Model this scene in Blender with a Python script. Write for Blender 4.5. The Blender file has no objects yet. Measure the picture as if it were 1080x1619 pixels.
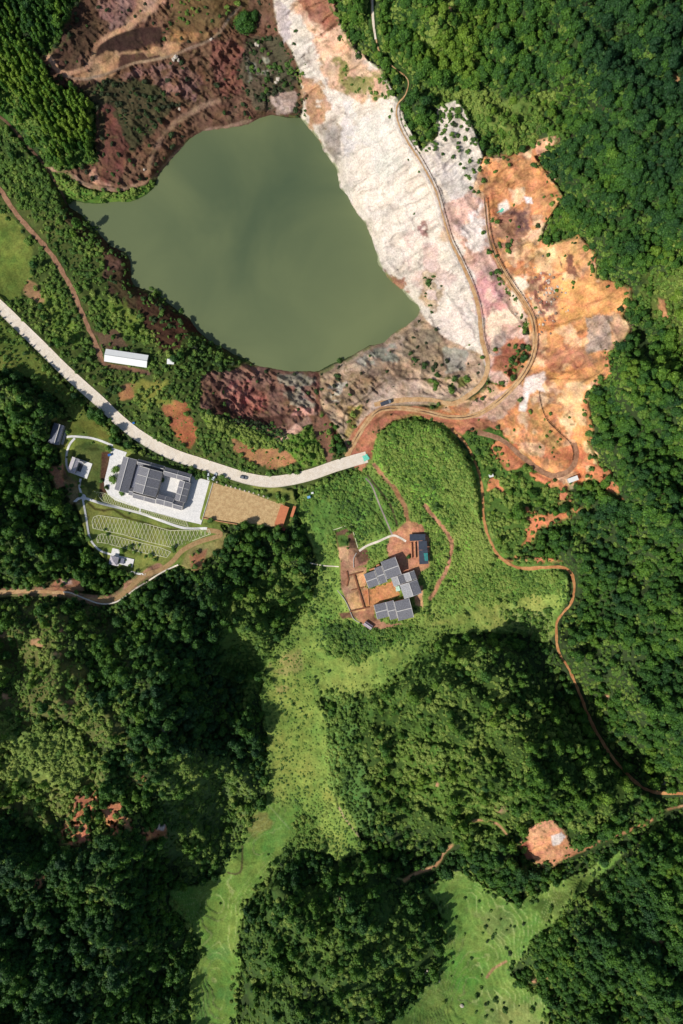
import bpy, math, random
import numpy as np
from mathutils import Vector, Matrix

C = bpy.context.scene.collection
SC = bpy.context.scene
random.seed(7)
R = math.radians

# ------------------------------------------------------------------ camera, world, sun, exposure
ALT = 440.0          # drone height above the valley floor, metres
S = 0.40             # metres per photo pixel on the valley floor
UC, VC = 540.0, 809.5
cam_data = bpy.data.cameras.new('camera')
cam = bpy.data.objects.new('camera', cam_data)
C.objects.link(cam)
cam.location = (0, 0, ALT)
cam.rotation_euler = (0, 0, 0)
cam_data.sensor_fit = 'VERTICAL'
cam_data.angle = 2 * math.atan(1619 * S / 2 / ALT)
cam_data.clip_start = 1.0
cam_data.clip_end = 12000.0
SC.camera = cam

SUN_ELEV = R(43)
SHX, SHY = 0.86, 0.51        # direction in which shadows fall (x right, y up in the picture)
world = bpy.data.worlds.new("World")
SC.world = world
world.use_nodes = True
wn = world.node_tree
sky = wn.nodes.new('ShaderNodeTexSky')
sky.sky_type = 'NISHITA'
sky.sun_disc = False
sky.sun_elevation = SUN_ELEV
sky.sun_rotation = math.atan2(-SHX, -SHY)
wn.links.new(sky.outputs[0], wn.nodes['Background'].inputs[0])
wn.nodes['Background'].inputs[1].default_value = 0.085

sd_ = bpy.data.lights.new('sun', 'SUN')
sd_.energy = 4.15
sd_.angle = R(0.5)
sd_.color = (1.0, 0.945, 0.86)
sun = bpy.data.objects.new('sun', sd_)
C.objects.link(sun)
ce = math.cos(SUN_ELEV)
sun.rotation_euler = Vector((SHX * ce, SHY * ce, -math.sin(SUN_ELEV))).to_track_quat('-Z', 'Y').to_euler()

SC.view_settings.view_transform = 'Standard'
SC.view_settings.look = 'None'
SC.view_settings.gamma = 1.0
SC.view_settings.exposure = 0.0
SC.cycles.max_bounces = 5
SC.cycles.diffuse_bounces = 2
SC.cycles.transmission_bounces = 3
SC.cycles.transparent_max_bounces = 4

# ------------------------------------------------------------------ helpers: noise, polygons
rng = np.random.default_rng(11)
_TAB = [rng.random((256, 256)) for _ in range(6)]

def vnoise(u, v, scale, seed=0):
    t = _TAB[seed % 6]
    x = u / scale + 37.3 * seed + 1000; y = v / scale + 71.9 * seed + 1000
    xi = np.floor(x).astype(int); yi = np.floor(y).astype(int)
    fx = x - xi; fy = y - yi
    fx = fx * fx * fx * (fx * (fx * 6 - 15) + 10); fy = fy * fy * fy * (fy * (fy * 6 - 15) + 10)
    a = t[xi % 256, yi % 256]; b = t[(xi + 1) % 256, yi % 256]
    c = t[xi % 256, (yi + 1) % 256]; d = t[(xi + 1) % 256, (yi + 1) % 256]
    return (a * (1 - fx) + b * fx) * (1 - fy) + (c * (1 - fx) + d * fx) * fy

def fbm(u, v, scale, octv=3, seed=0):
    s = 0; a = 1; t = 0
    for i in range(octv):
        s = s + a * vnoise(u, v, scale / 2 ** i, seed + i * 3 + 1); t += a; a *= 0.55
    return s / t

def ridged(u, v, scale, octv=3, seed=0):
    s = 0; a = 1; t = 0
    for i in range(octv):
        n = 1 - np.abs(2 * vnoise(u, v, scale / 2 ** i, seed + i * 2) - 1)
        s = s + a * n * n; t += a; a *= 0.55
    return s / t

def sstep(a, b, x):
    t = np.clip((x - a) / (b - a), 0, 1)
    return t * t * (3 - 2 * t)

def seg_dist(u, v, p, q):
    dx, dy = q[0] - p[0], q[1] - p[1]
    L = dx * dx + dy * dy + 1e-9
    t = np.clip(((u - p[0]) * dx + (v - p[1]) * dy) / L, 0, 1)
    return np.hypot(u - p[0] - t * dx, v - p[1] - t * dy), t

def poly_sd(u, v, poly):
    """signed distance to a polygon, negative inside"""
    ins = np.zeros(u.shape, bool); d = np.full(u.shape, 1e9)
    n = len(poly)
    for i in range(n):
        p = poly[i]; q = poly[(i + 1) % n]
        if p[1] != q[1]:
            c = ((p[1] > v) != (q[1] > v)) & (u < (q[0] - p[0]) * (v - p[1]) / (q[1] - p[1]) + p[0])
            ins ^= c
        d = np.minimum(d, seg_dist(u, v, p, q)[0])
    return np.where(ins, -d, d)

def smooth_line(pts, step=3.0, closed=False):
    """Catmull-Rom resample of a polyline given in photo pixels"""
    P_ = [np.array(p, float) for p in pts]
    if closed: P_ = [P_[-1]] + P_ + [P_[0], P_[1]]
    else: P_ = [2 * P_[0] - P_[1]] + P_ + [2 * P_[-1] - P_[-2]]
    out = []
    for i in range(1, len(P_) - 2):
        a, b, c, d = P_[i - 1:i + 3]
        n = max(1, int(np.hypot(*(c - b)) / step))
        for k in range(n):
            t = k / n
            out.append(0.5 * (2 * b + (c - a) * t + (2 * a - 5 * b + 4 * c - d) * t * t + (3 * b - a - 3 * c + d) * t ** 3))
    if not closed: out.append(P_[-2])
    return np.array(out)

def hexc(h, k=1.0):
    v = [int(h[i:i + 2], 16) / 255 for i in (0, 2, 4)]
    return tuple(k * (x / 12.92 if x <= 0.04045 else ((x + 0.055) / 1.055) ** 2.4) for x in v)

# ------------------------------------------------------------------ the terrain grid (photo-pixel parameters)
STEP = 1.7
M = 190
uu = np.arange(-M, 1080 + M, STEP); vv = np.arange(-M, 1619 + M, STEP)
gs = np.cumsum(STEP * 1.28 ** np.arange(1, 28))
uu = np.concatenate([uu[0] - gs[::-1], uu, uu[-1] + gs]); vv = np.concatenate([vv[0] - gs[::-1], vv, vv[-1] + gs])
NU, NV = len(uu), len(vv)
U, V = np.meshgrid(uu, vv)        # shape NV, NU

LAKE = [(105,315),(133,321),(153,322),(187,319),(207,320),(233,308),(247,293),(250,277),(267,257),(287,233),(300,220),(320,207),
 (360,203),(393,197),(410,187),(430,182),(457,187),(475,185),(483,197),(505,222),(510,237),(532,267),(537,297),(550,310),(560,330),
 (578,355),(590,383),(595,400),(597,417),(617,443),(637,460),(647,473),(660,482),(664,490),(660,500),(643,515),(633,520),(620,528),
 (607,542),(583,547),(560,560),(540,570),(520,577),(503,587),(483,587),(457,587),(430,582),(403,577),(390,567),(370,560),(360,553),
 (333,540),(313,523),(300,503),(283,493),(267,480),(247,463),(213,452),(207,440),(207,413),(200,400),(173,387),(150,362),(130,340),(110,328)]
WATER_Z = -14.0

# height control points (u, v, metres)
CP = [(-200,-200,60),(0,0,34),(60,30,30),(100,100,17),(0,150,8),(60,180,10),(110,200,3),(140,240,-4),(-200,300,-4),(0,260,-6),
 (60,330,-7),(20,410,-9),(-200,600,6),(0,485,-3),(67,550,-1),(133,613,0),(187,663,0.5),(250,707,1),(317,733,1.5),(427,762,2),(493,750,2.5),(575,725,3),
 (110,450,-5),(150,540,-3),(200,568,-2),(270,560,-3),(240,600,-1),(190,490,-6),(170,420,-8),(300,600,-1),(340,650,3),(260,650,2),(300,690,2),
 (380,610,-8),(440,620,-9),(490,620,-9),(380,655,-6),(430,668,-5),(430,690,4),(480,690,5),(380,690,5),(510,690,0),(520,640,-4),(540,660,2),(440,725,3),
 (150,20,26),(200,60,18),(250,20,24),(280,80,14),(340,30,22),(400,20,16),(380,90,8),(320,120,4),(250,150,2),(200,170,2),(180,230,0),(240,220,-5),(300,180,-7),
 (350,160,-6),(400,140,-4),(440,140,-3),(150,270,-6),(430,80,10),(200,290,-9),
 (440,0,30),(470,60,24),(490,120,8),(500,170,0),(500,20,38),(540,60,40),(560,110,30),(600,110,40),(540,180,6),(590,60,50),(590,0,54),
 (640,130,44),(628,170,38),(640,230,34),(690,300,28),(720,400,20),(755,480,14),(765,530,11),(770,590,8),(700,632,5),(620,650,4),(600,300,8),(640,400,2),(640,340,12),
 (660,480,-6),(700,480,2),(700,560,-1),(640,560,-6),(580,600,-2),(560,650,1),(620,600,0),(530,600,-9),
 (700,200,44),(740,180,48),(760,250,40),(740,320,30),(720,280,34),(766,310,30),(800,440,22),(840,520,15),(830,580,12),(790,625,8),(730,655,6),
 (660,100,56),(720,60,62),(800,150,58),(800,60,66),(850,200,50),(860,230,46),(880,310,46),(830,330,34),(860,400,32),(930,390,42),(950,450,44),(1000,460,50),
 (900,480,34),(990,540,48),(930,560,36),(870,560,22),(960,600,40),(900,640,24),(940,680,32),(860,680,17),(905,700,18),(940,740,26),(880,750,17),(830,720,12),(790,680,9),(750,675,6.5),
 (900,0,84),(1000,60,88),(1080,160,84),(1280,0,110),(900,130,74),(980,200,74),(1060,300,80),(940,300,64),(1280,400,100),(1060,420,70),(1040,500,56),(1080,560,60),(1000,620,58),
 (1060,700,52),(1000,720,46),(1280,800,70),(960,800,32),(1060,850,50),(960,900,30),(1060,980,46),(920,960,14),(1000,1060,36),(1080,1130,44),(940,1060,16),(1000,1160,26),(1280,1200,60),
 (880,1010,5),(898,1056,6),(915,1090,7),(935,1140,8),(975,1205,12),(1020,1248,16),(1080,1257,20),
 (660,700,6),(600,720,4),(700,760,5.5),(640,780,3),(740,780,5),(720,860,1.5),(780,900,5),(860,900,7),(800,960,1),(700,980,0),(620,920,2),(560,870,1),(560,960,-1),(500,860,-1),(480,800,0),(640,840,3),
 (800,790,10),(800,850,9),(850,830,14),(900,840,18),
 (480,1000,-2),(440,1060,-3),(470,1200,-5),(440,1260,-6),(520,1060,-2),(510,1140,-2),(530,1300,-5),(400,1360,-8),(330,1420,-8),(340,1520,-9),(340,1700,-10),(500,1340,-4),
 (600,1120,10),(680,1070,14),(640,1200,17),(560,1230,5),(760,1060,22),(830,1080,25),(850,1120,24),(800,1180,36),(880,1200,34),(720,1250,28),(950,1290,26),(800,1300,20),(700,1330,6),
 (620,1320,4),(900,1120,12),(860,1055,8),(800,1020,4),(870,1330,22),(1000,1310,20),(760,1340,8),
 (245,765,1),(120,740,2),(93,690,3),(190,885,2),(375,797,2),(330,840,2),(230,905,3),(160,950,8),(100,930,10),(0,935,12),(60,870,16),(0,820,22),(40,740,14),(60,640,6),(0,620,10),(-200,900,30),
 (400,870,8),(440,860,2),(430,910,8),(340,900,7),(370,960,22),(300,960,22),(470,900,3),(440,960,1),(200,1000,24),(100,1000,24),(30,1050,30),
 (280,1050,32),(350,1060,12),(385,1140,3),(412,1150,-3),(395,1090,-1),(400,1200,-3),(330,1200,20),(250,1150,38),(150,1120,42),(60,1180,46),(-200,1200,60),(180,1230,40),(100,1300,42),(0,1350,44),
 (395,1240,0),(340,1300,4),(260,1300,26),(180,1350,40),(80,1420,44),(150,1450,42),(240,1420,16),(300,1370,4),(280,1500,2),(200,1520,28),(120,1540,36),(240,1580,10),(0,1619,44),(-200,1800,50),(150,1800,36),
 (430,1400,2),(450,1450,14),(520,1400,9),(560,1450,24),(500,1520,26),(600,1520,26),(660,1470,14),(640,1400,8),(560,1370,4),(400,1520,2),(440,1580,16),(560,1600,22),(680,1520,2),(640,1590,6),(520,1800,20),(380,1560,-6),
 (700,1440,-4),(740,1400,-3),(740,1500,-7),(720,1580,-9),(780,1619,-8),(800,1440,-2),(860,1410,1),(930,1375,5),(840,1560,-1),(860,1480,5),(900,1430,14),(950,1430,24),(1040,1380,34),(1000,1500,36),(920,1520,22),(900,1600,10),(1060,1600,34),(1280,1500,56),(1280,1800,50),(800,1800,-10)]
cp = np.array(CP, float)
def rk(d2): return np.sqrt(d2 + 18 ** 2)
A_ = rk((cp[:, None, 0] - cp[None, :, 0]) ** 2 + (cp[:, None, 1] - cp[None, :, 1]) ** 2)
A_ = np.block([[A_ - 2.0 * np.eye(len(cp)), np.ones((len(cp), 1))], [np.ones((1, len(cp))), np.zeros((1, 1))]])
W_ = np.linalg.solve(A_, np.append(cp[:, 2], 0))
Uc_, Vc_ = np.clip(U, -M - 20, 1080 + M + 20), np.clip(V, -M - 20, 1619 + M + 20)
H = np.full(U.shape, W_[-1])
for i in range(len(cp)):
    H += W_[i] * rk((Uc_ - cp[i, 0]) ** 2 + (Vc_ - cp[i, 1]) ** 2)
far = np.hypot(U - Uc_, V - Vc_)
H += sstep(0, 2000, far) * 60 * (fbm(U, V, 900, 3, 2) - 0.35)
H = np.clip(H, -30, 130)

# ------------------------------------------------------------------ painted layers: ground colour and what grows where
COL = np.zeros(U.shape + (3,)); COL[:] = (0.040, 0.068, 0.020)
LAY = dict(rock=np.zeros(U.shape), tree=np.ones(U.shape), bush=np.full(U.shape, 0.85), tuft=np.zeros(U.shape), tint=np.full(U.shape, 0.45), und=np.ones(U.shape), terr=np.zeros(U.shape), bamb=np.zeros(U.shape), fur=np.zeros(U.shape))

def _box(pts, pad):
    a = np.array(pts, float)
    i0, i1 = np.searchsorted(uu, [a[:, 0].min() - pad, a[:, 0].max() + pad])
    j0, j1 = np.searchsorted(vv, [a[:, 1].min() - pad, a[:, 1].max() + pad])
    return slice(j0, j1), slice(i0, i1)

def _apply(sl, m, col, lay):
    if col is not None:
        c = hexc(col, 0.92) if isinstance(col, str) else col
        COL[sl] = COL[sl] * (1 - m[..., None]) + np.array(c) * m[..., None]
    for k, val in lay.items():
        LAY[k][sl] = LAY[k][sl] * (1 - m) + val * m

_pc = [0]
def area(poly, col=None, e=2.0, w=5.0, ws=22.0, op=1.0, mot=None, **lay):
    """paint a polygon with warped, soft edge; mot=(scale, threshold) breaks it into mottles"""
    _pc[0] += 1; sd = _pc[0]
    sl = _box(poly, w + e * 4 + 3)
    u, v = U[sl], V[sl]
    if u.size == 0: return
    wu = u + w * 2 * (fbm(u, v, ws, 3, sd) - 0.5); wv = v + w * 2 * (fbm(u, v, ws, 3, sd + 2) - 0.5)
    sd0 = poly_sd(wu, wv, poly)
    if e >= 2.5: sd0 = sd0 + (fbm(u, v, 9, 3, sd + 1) - .5) * e * 3.2 + (fbm(u, v, 26, 2, sd + 4) - .5) * e * 3.0; e = e * .8
    m = 1 - sstep(-e, e, sd0)
    if mot:
        n = fbm(u, v, mot[0], 3, sd + 1)
        m = m * sstep(mot[1] - 0.07, mot[1] + 0.07, n)
    _apply(sl, m * op, col, lay)

def line(pts, width, col=None, e=1.2, w=1.0, op=1.0, sm=True, **lay):
    pts = smooth_line(pts, 8) if sm else np.array(pts, float)
    _pc[0] += 1; sd = _pc[0]
    for a in range(0, len(pts) - 1, 12):
        pass
    sl = _box(pts, width + e + w + 3)
    u, v = U[sl], V[sl]
    wu = u + w * 2 * (fbm(u, v, 14, 2, sd) - 0.5); wv = v + w * 2 * (fbm(u, v, 14, 2, sd + 2) - 0.5)
    d = np.full(u.shape, 1e9)
    for p, q in zip(pts[:-1], pts[1:]):
        d = np.minimum(d, seg_dist(wu, wv, p, q)[0])
    m = 1 - sstep(width / 2 - e, width / 2 + e, d)
    _apply(sl, m * op, col, lay)

NT = dict(tree=0, bush=0, und=0, tuft=0)

# --- forest tints (deep green, yellow-green) and gaps
area([(560,0),(760,0),(780,120),(700,160),(620,120),(570,60)], '3c5a22', e=20, tint=.62, fur=.3)
area([(820,0),(1300,0),(1300,650),(1000,650),(900,260)], None, e=30, tint=.36)
area([(880,-150),(1300,-150),(1300,400),(1020,300),(930,120)], None, e=30, tint=.16)  # corner falloff and slope shade put into the leaf tint
area([(930,600),(1280,600),(1280,1100),(930,1050),(900,850)], None, e=30, tint=.40)
area([(690,150),(880,150),(850,230),(790,240),(740,190)], '6f7f3c', e=8, tree=.35, bush=1, tint=.8)
area([(700,0),(760,40),(740,130),(680,130),(650,60)], None, e=12, tint=.78)
area([(940,420),(1080,380),(1080,620),(1000,600)], None, e=25, tint=.55)
area([(1000,430),(1080,440),(1080,620),(1030,560)], '5d6a30', e=14, tree=.5, bush=.8, tint=.7, mot=(60,.45))
area([(540,1090),(720,1010),(900,1100),(1020,1250),(900,1330),(700,1340),(560,1280)], '3d5520', e=12, tree=.72, bush=.8, tint=.62)
area([(620,1150),(760,1120),(900,1200),(1000,1280),(800,1320),(650,1260)], '55722a', e=20, mot=(70,.52), tree=.3, bush=.75, tint=.85, fur=1)
area([(380,1400),(560,1380),(700,1450),(690,1600),(380,1640)], '45602a', e=15, tint=.5, tree=.8, bush=.6, mot=(60,.4))
area([(500,1430),(640,1440),(640,1530),(480,1540)], '5a7330', e=12, mot=(40,.54), tree=.2, bush=.8, tint=.75)
area([(-100,980),(170,960),(200,1200),(150,1300),(-100,1300)], '6a6a3c', e=20, mot=(70,.45), tree=.5, bush=.8, tint=.7)
area([(0,1150),(130,1140),(150,1230),(60,1260),(0,1240)], '8c9a50', e=14, tree=.2, bush=.9, tint=.9, fur=.8)
area([(330,940),(470,880),(500,960),(440,1010),(410,1090),(360,1080)], '55702e', e=10, tree=.45, bush=1, tint=.68)
area([(260,1200),(400,1200),(400,1300),(300,1400),(240,1330)], '5f7440', e=12, tree=.5, bush=1, tint=.6)
area([(260,1400),(350,1420),(340,1619),(240,1640),(300,1500)], '43602c', e=10, tree=.55, bush=1, tint=.5)
area([(0,1300),(200,1300),(240,1500),(180,1640),(-150,1640),(-150,1300)], None, e=30, tint=.32)
area([(200,1000),(380,1000),(380,1180),(220,1180)], None, e=25, tint=.30)
area([(860,1400),(1080,1350),(1280,1400),(1280,1700),(880,1640)], None, e=25, tint=.42)
area([(840,1440),(900,1430),(900,1560),(840,1560)], '4e6e2a', e=10, tint=.62, bush=1)
area([(530,1100),(560,1090),(570,1200),(600,1290),(560,1330),(530,1260)], '587a3e', e=8, tree=.2, bush=1, tint=.58)
area([(590,1030),(700,1010),(760,1010),(740,1060),(640,1110),(570,1150)], '4e6c2c', e=8, tree=.55, bush=1, tint=.6)
for (x, y, r) in [(5,1000,10),(60,1015,11),(100,1000,8),(88,1035,9),(110,1110,7),(140,1085,6),(12,1100,8),(145,1070,5),(262,1152,8),(222,1136,5),(335,1182,5),
                  (957,1102,6),(690,1395,5),(793,1280,9),(975,1410,4),(1040,1485,11),(538,1420,4),(840,1548,8),(862,1546,4),(110,1385,6),(60,1395,5),(60,1435,5),(72,1462,5),(1065,120,5),(1070,125,7),(1046,485,6),(1058,530,5),(708,15,5),(690,1240,5)]:
    area([(x - r, y - .5 * r), (x, y - .7 * r), (x + r, y - .3 * r), (x + .8 * r, y + .6 * r), (x - .2 * r, y + .7 * r), (x - r, y + .4 * r)], 'b98a62', e=1.5, w=3, ws=8, **NT)
# reddish clearings lower left
for pl in ([(92,1336),(115,1262),(152,1250),(156,1275),(142,1300),(142,1332),(110,1340)], [(158,1275),(192,1266),(212,1312),(178,1322)], [(195,1225),(215,1222),(240,1240),(225,1248)],
           [(222,1310),(264,1300),(262,1324),(230,1328)], [(55,1390),(72,1385),(65,1405),(52,1410)]):
    area(pl, 'cf8050', e=2, w=5, ws=10, mot=(9,.36), tree=0, bush=.12, und=.2)
area([(250,1303),(262,1304),(258,1314),(248,1312)], 'e0c8c0', e=1.5, w=2, ws=6)
area([(254,1148),(270,1146),(272,1155),(258,1158)], 'e0d2cc', e=1.5, w=2, ws=6)

# --- strip between the left edge, the road and the lake
area([(-200,120),(0,183),(70,262),(105,318),(150,365),(200,398),(212,450),(260,480),(330,540),(400,577),(503,587),(515,640),(525,690),(545,740),(560,760),(480,775),(400,765),(340,762),(300,742),(240,700),(200,680),(150,645),(100,600),(50,560),(-30,480),(-200,420)],
     '4f5a30', e=3, tree=.06, bush=.75, tint=.6, und=0)
area([(0,205),(40,250),(80,300),(100,340),(60,340),(0,280)], '3c5026', e=5, bush=1, tint=.5)
area([(-190,300),(0,335),(30,355),(50,395),(48,440),(30,470),(0,475),(-190,380)], '747c3c', e=3, bush=.0, tree=0, tuft=0, fur=.3)
area([(5,380),(40,395),(40,440),(0,450)], '80863f', e=8, mot=(25,.45))
area([(45,440),(60,450),(75,480),(60,480),(38,462)], 'a07a52', e=2, bush=.1)
area([(60,450),(100,470),(125,520),(120,560),(85,520)], '64812e', e=4, bush=1, tint=.8)
area([(150,470),(200,480),(250,520),(250,550),(180,520)], '6a7c34', e=4, bush=1, tint=.85)
area([(160,380),(205,400),(212,452),(175,470),(160,430)], '5c4139', e=3, rock=.7, bush=.05, tree=0)
area([(108,322),(150,368),(200,400),(212,450),(262,482),(330,542),(400,578),(396,592),(330,572),(285,540),(235,510),(185,478),(165,410),(120,365),(95,330)], '4c3c2c', e=4, w=6, bush=.5, tint=.35, rock=.6, mot=(26,.38))
area([(215,455),(300,505),(330,545),(290,560),(250,545),(215,500)], '4a3026', e=4, rock=.5, bush=.45, tree=0)
area([(270,560),(300,520),(330,540),(380,570),(330,620),(280,600)], '3f4a24', e=4, bush=.9, tint=.5)
area([(140,520),(200,525),(205,550),(160,552)], '6e5442', e=4, bush=.15)
line([(150,548),(165,575),(200,582),(235,590)], 7, '8a6850', bush=0)
# verge below the road
area([(-100,470),(0,498),(60,560),(130,635),(190,695),(175,708),(150,690),(110,655),(50,600),(-100,560)], '6d7838', e=3, tree=.03, bush=.55, tint=.75, und=0)

# --- orange field strips and the spur south of the lake
area([(252,630),(300,638),(315,690),(300,705),(268,682)], 'ad6a3c', e=2.5, bush=.05, tuft=.15, tree=0, tint=.8)
area([(368,688),(420,705),(480,708),(470,730),(430,742),(385,728),(362,705)], 'b67e4c', e=2.5, bush=.04, tuft=.2, tree=0, tint=.8)
area([(186,615),(215,605),(212,628),(190,632)], 'a8754a', e=2, bush=.1)
area([(205,600),(265,600),(270,640),(225,650)], '8a8a40', e=4, bush=.8, tint=.9)
area([(320,655),(365,660),(430,672),(462,690),(455,710),(420,712),(370,694),(325,672)], '7e9a2e', e=2.5, bush=.5, tuft=1, tint=1)
area([(320,592),(400,577),(505,590),(508,650),(500,672),(440,696),(380,672),(318,645)], '84604f', e=2.5, w=3, rock=1.5, bush=.03, tree=0, tint=.2)
area([(365,605),(395,600),(425,640),(400,656),(360,650),(350,630)], '9c6154', e=4, w=5, rock=1.6, bush=0)
area([(350,620),(372,612),(368,650),(350,645)], 'c08a78', e=3, w=4, op=.6)
area([(440,592),(500,596),(500,640),(455,645)], '958a80', e=3, rock=1.6, w=5, mot=(16,.4))
area([(325,625),(355,635),(400,662),(450,655),(455,672),(400,676),(345,662)], '5a3c34', e=3, rock=.8)
area([(437,694),(470,670),(500,650),(502,664),(462,692),(440,700)], 'd4a890', e=1.5, w=2, rock=.4, bush=.05)
area([(470,645),(498,645),(495,658),(460,656)], 'cf9a8a', e=1.5, w=2)
area([(460,690),(500,668),(522,700),(515,735),(480,740),(450,712)], '5c8428', e=2, bush=.9, tree=.12, tint=.85)
area([(498,590),(512,590),(512,640),(520,690),(515,650),(500,650)], '7b5142', e=2, w=2, rock=.5, bush=0)
area([(490,655),(530,650),(535,700),(520,735),(505,700)], '8c6248', e=2, bush=.1)

# --- brown quarry slopes upper left
area([(120,-200),(520,-200),(525,0),(445,40),(470,110),(480,170),(475,186),(430,184),(393,199),(353,205),(300,222),(250,279),(200,302),(153,297),(108,272),(150,250),(153,170),(125,150),(90,130),(60,95),(100,60),(118,0)],
     '6d4f3d', e=3, rock=1.2, tree=0, bush=.05, und=0, tint=.08)
area([(118,-30),(150,-30),(165,30),(145,80),(110,108),(88,85),(100,50)], '563e33', e=4, rock=.8, bush=.02)
area([(160,-30),(215,-30),(235,15),(200,45),(175,50),(160,20)], '86645a', e=5, rock=1)
area([(215,-30),(275,-30),(240,30),(190,52),(215,15)], 'b08a70', e=4, rock=.4)
area([(145,112),(148,88),(190,84),(255,72),(262,55),(290,60),(285,88),(205,98),(172,124),(118,126)], 'b38a64', e=3, w=3, rock=.2, bush=0)
area([(150,90),(152,68),(190,52),(225,42),(256,44),(255,66),(205,80)], '402c2c', e=2, w=3, rock=.3, bush=0)
area([(180,112),(192,88),(225,82),(232,92),(252,84),(256,93),(212,101)], '533a33', e=1.5, w=3, rock=.2, bush=0)
area([(186,84),(186,110),(150,118),(150,90)], 'c09468', e=3, w=2, op=.8)
area([(272,46),(340,50),(330,64),(272,66)], '957045', e=2, w=4, rock=.8)
area([(270,-30),(410,-30),(385,45),(335,52),(268,44)], '6f5637', e=5, rock=.5, bush=.15, tint=.6)
area([(188,118),(230,106),(290,98),(325,130),(312,160),(268,150),(228,140)], '7d5d54', e=3, w=6, rock=1.5, mot=(14,.42))
area([(110,142),(170,128),(232,128),(282,165),(240,212),(205,240),(162,232),(155,170)], '504838', e=4, bush=.35, rock=.7, tint=.08)
area([(158,160),(178,172),(205,235),(192,282),(160,290),(160,220)], '6d4538', e=3, rock=.6, bush=.1)
area([(335,65),(372,60),(398,90),(385,150),(352,155),(335,110)], '764c3e', e=3, w=3, rock=1.6, bush=.02)
area([(390,60),(440,60),(470,120),(455,178),(400,172),(378,120)], '5c5046', e=4, rock=.9, bush=.3, tint=.12)
area([(395,90),(430,90),(430,120),(395,125)], '8f8a88', e=4, mot=(10,.5), rock=1)
area([(430,150),(468,140),(472,178),(440,178)], 'bba090', e=3, rock=.7, bush=0)
line([(75,88),(100,116),(140,104),(152,72),(175,55),(205,40),(235,18),(262,-8)], 8, 'b98d6b', rock=.1, bush=0)
line([(100,118),(125,125),(165,118),(212,100),(258,92),(300,76),(340,58),(362,30),(380,10)], 4.5, '9a8068', rock=.1, bush=0)
line([(318,98),(345,140),(352,165)], 3, '43302c')
line([(232,272),(240,250),(258,215),(282,190),(320,168),(345,160)], 9, '97785f', e=3, rock=.1, bush=0)
area([(150,262),(160,285),(180,295),(150,290),(140,275)], 'c09078', e=2, w=3, rock=.4, bush=0)
# grassy bank and bamboo flank
area([(78,270),(110,286),(150,302),(190,305),(240,290),(247,298),(207,321),(150,322),(103,312)], '5f8234', e=2, w=2, tree=0, bush=1, tint=.85, rock=0)
line([(78,266),(110,274),(127,288),(153,296),(187,301),(213,294),(247,278),(277,244),(300,226),(327,207),(353,202),(395,192)], 7, '94765f', w=1.5, rock=.1, bush=0, tree=0)
area([(-200,60),(0,60),(50,80),(100,140),(148,165),(152,250),(105,270),(60,235),(20,190),(-200,120)], '31501c', e=3, tree=.12, bamb=1, bush=.8, tint=.8, und=.5)
area([(0,130),(60,190),(100,250),(148,225),(150,255),(100,268),(50,225),(0,178)], '476a2c', e=6, tree=.2, bamb=.25, bush=1, tint=.65)
area([(-200,-200),(120,-200),(118,0),(95,60),(70,80),(30,60),(-200,30)], '2a4a1c', e=4, tree=.4, bamb=.9, tint=.4)
line([(0,40),(30,65),(60,85)], 5, '7a5c48', tree=0, bamb=0)

# --- white quarry face
WH = [(430,-200),(432,0),(440,50),(462,80),(475,120),(480,170),(475,186),(483,197),(505,222),(510,237),(532,267),(537,297),(560,330),(578,355),(590,383),(597,417),(617,443),(637,460),(664,490),(660,505),(700,540),(760,560),(775,600),(800,560),(790,480),(775,420),(772,330),(748,300),(765,246),(745,192),(722,158),(690,172),(692,215),(665,238),(642,190),(624,150),(605,112),(560,78),(540,40),(520,0),(520,-200)]
area(WH, 'dccfc1', e=2, w=2.5, rock=.55, tree=0, bush=0, und=0)
area([(455,-100),(520,-100),(530,0),(545,50),(600,110),(625,150),(560,155),(520,140),(495,60),(465,20)], 'd8ae8c', e=6, w=8, rock=.7)
area([(458,-30),(520,-30),(534,40),(510,50),(480,20)], 'a66f55', e=4, w=5, rock=.8)
area([(432,0),(455,5),(465,60),(450,70),(438,40)], 'bfb0b0', e=3, w=4)
area([(475,120),(500,120),(525,165),(520,200),(505,222),(482,192)], 'b08a6a', e=4, w=6, rock=1, mot=(20,.4))
area([(525,95),(565,95),(600,120),(612,150),(585,155),(545,145)], '968a58', e=5, w=6, mot=(14,.42), bush=.25, tint=.6)
area([(505,195),(530,185),(545,215),(530,262),(512,240)], 'a99a92', e=4, w=6, rock=1)
area([(530,170),(570,160),(598,195),(580,230),(545,250)], 'd2c8ca', e=6, w=8, rock=1, mot=(14,.42))
area([(655,238),(700,244),(742,290),(738,335),(705,315),(672,282)], 'cbc0be', e=5, w=6, mot=(18,.42))
area([(575,255),(640,215),(690,300),(700,400),(650,440),(600,370),(560,320)], 'e4d6c6', e=10, w=10)
area([(560,190),(620,170),(650,260),(600,280)], 'dcd3ce', e=10, w=8)
area([(640,370),(700,360),(720,430),(690,470),(650,460)], 'd9c0b4', e=8, w=9, mot=(22,.45), rock=.8)
area([(655,345),(678,350),(675,375),(660,370)], 'a9837a', e=3, w=4, mot=(8,.45))
area([(690,300),(705,330),(722,380),(700,380)], 'd8bba4', e=4, w=4)
area([(600,425),(640,440),(645,462),(622,458),(600,440)], 'a97a60', e=4, w=4, rock=1, mot=(12,.4))
area([(660,440),(690,430),(700,480),(670,500)], 'c7ae90', e=5, w=6, mot=(14,.45), bush=.15)
area([(700,470),(740,480),(745,540),(700,530)], 'e2d2c6', e=8, w=8)
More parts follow.
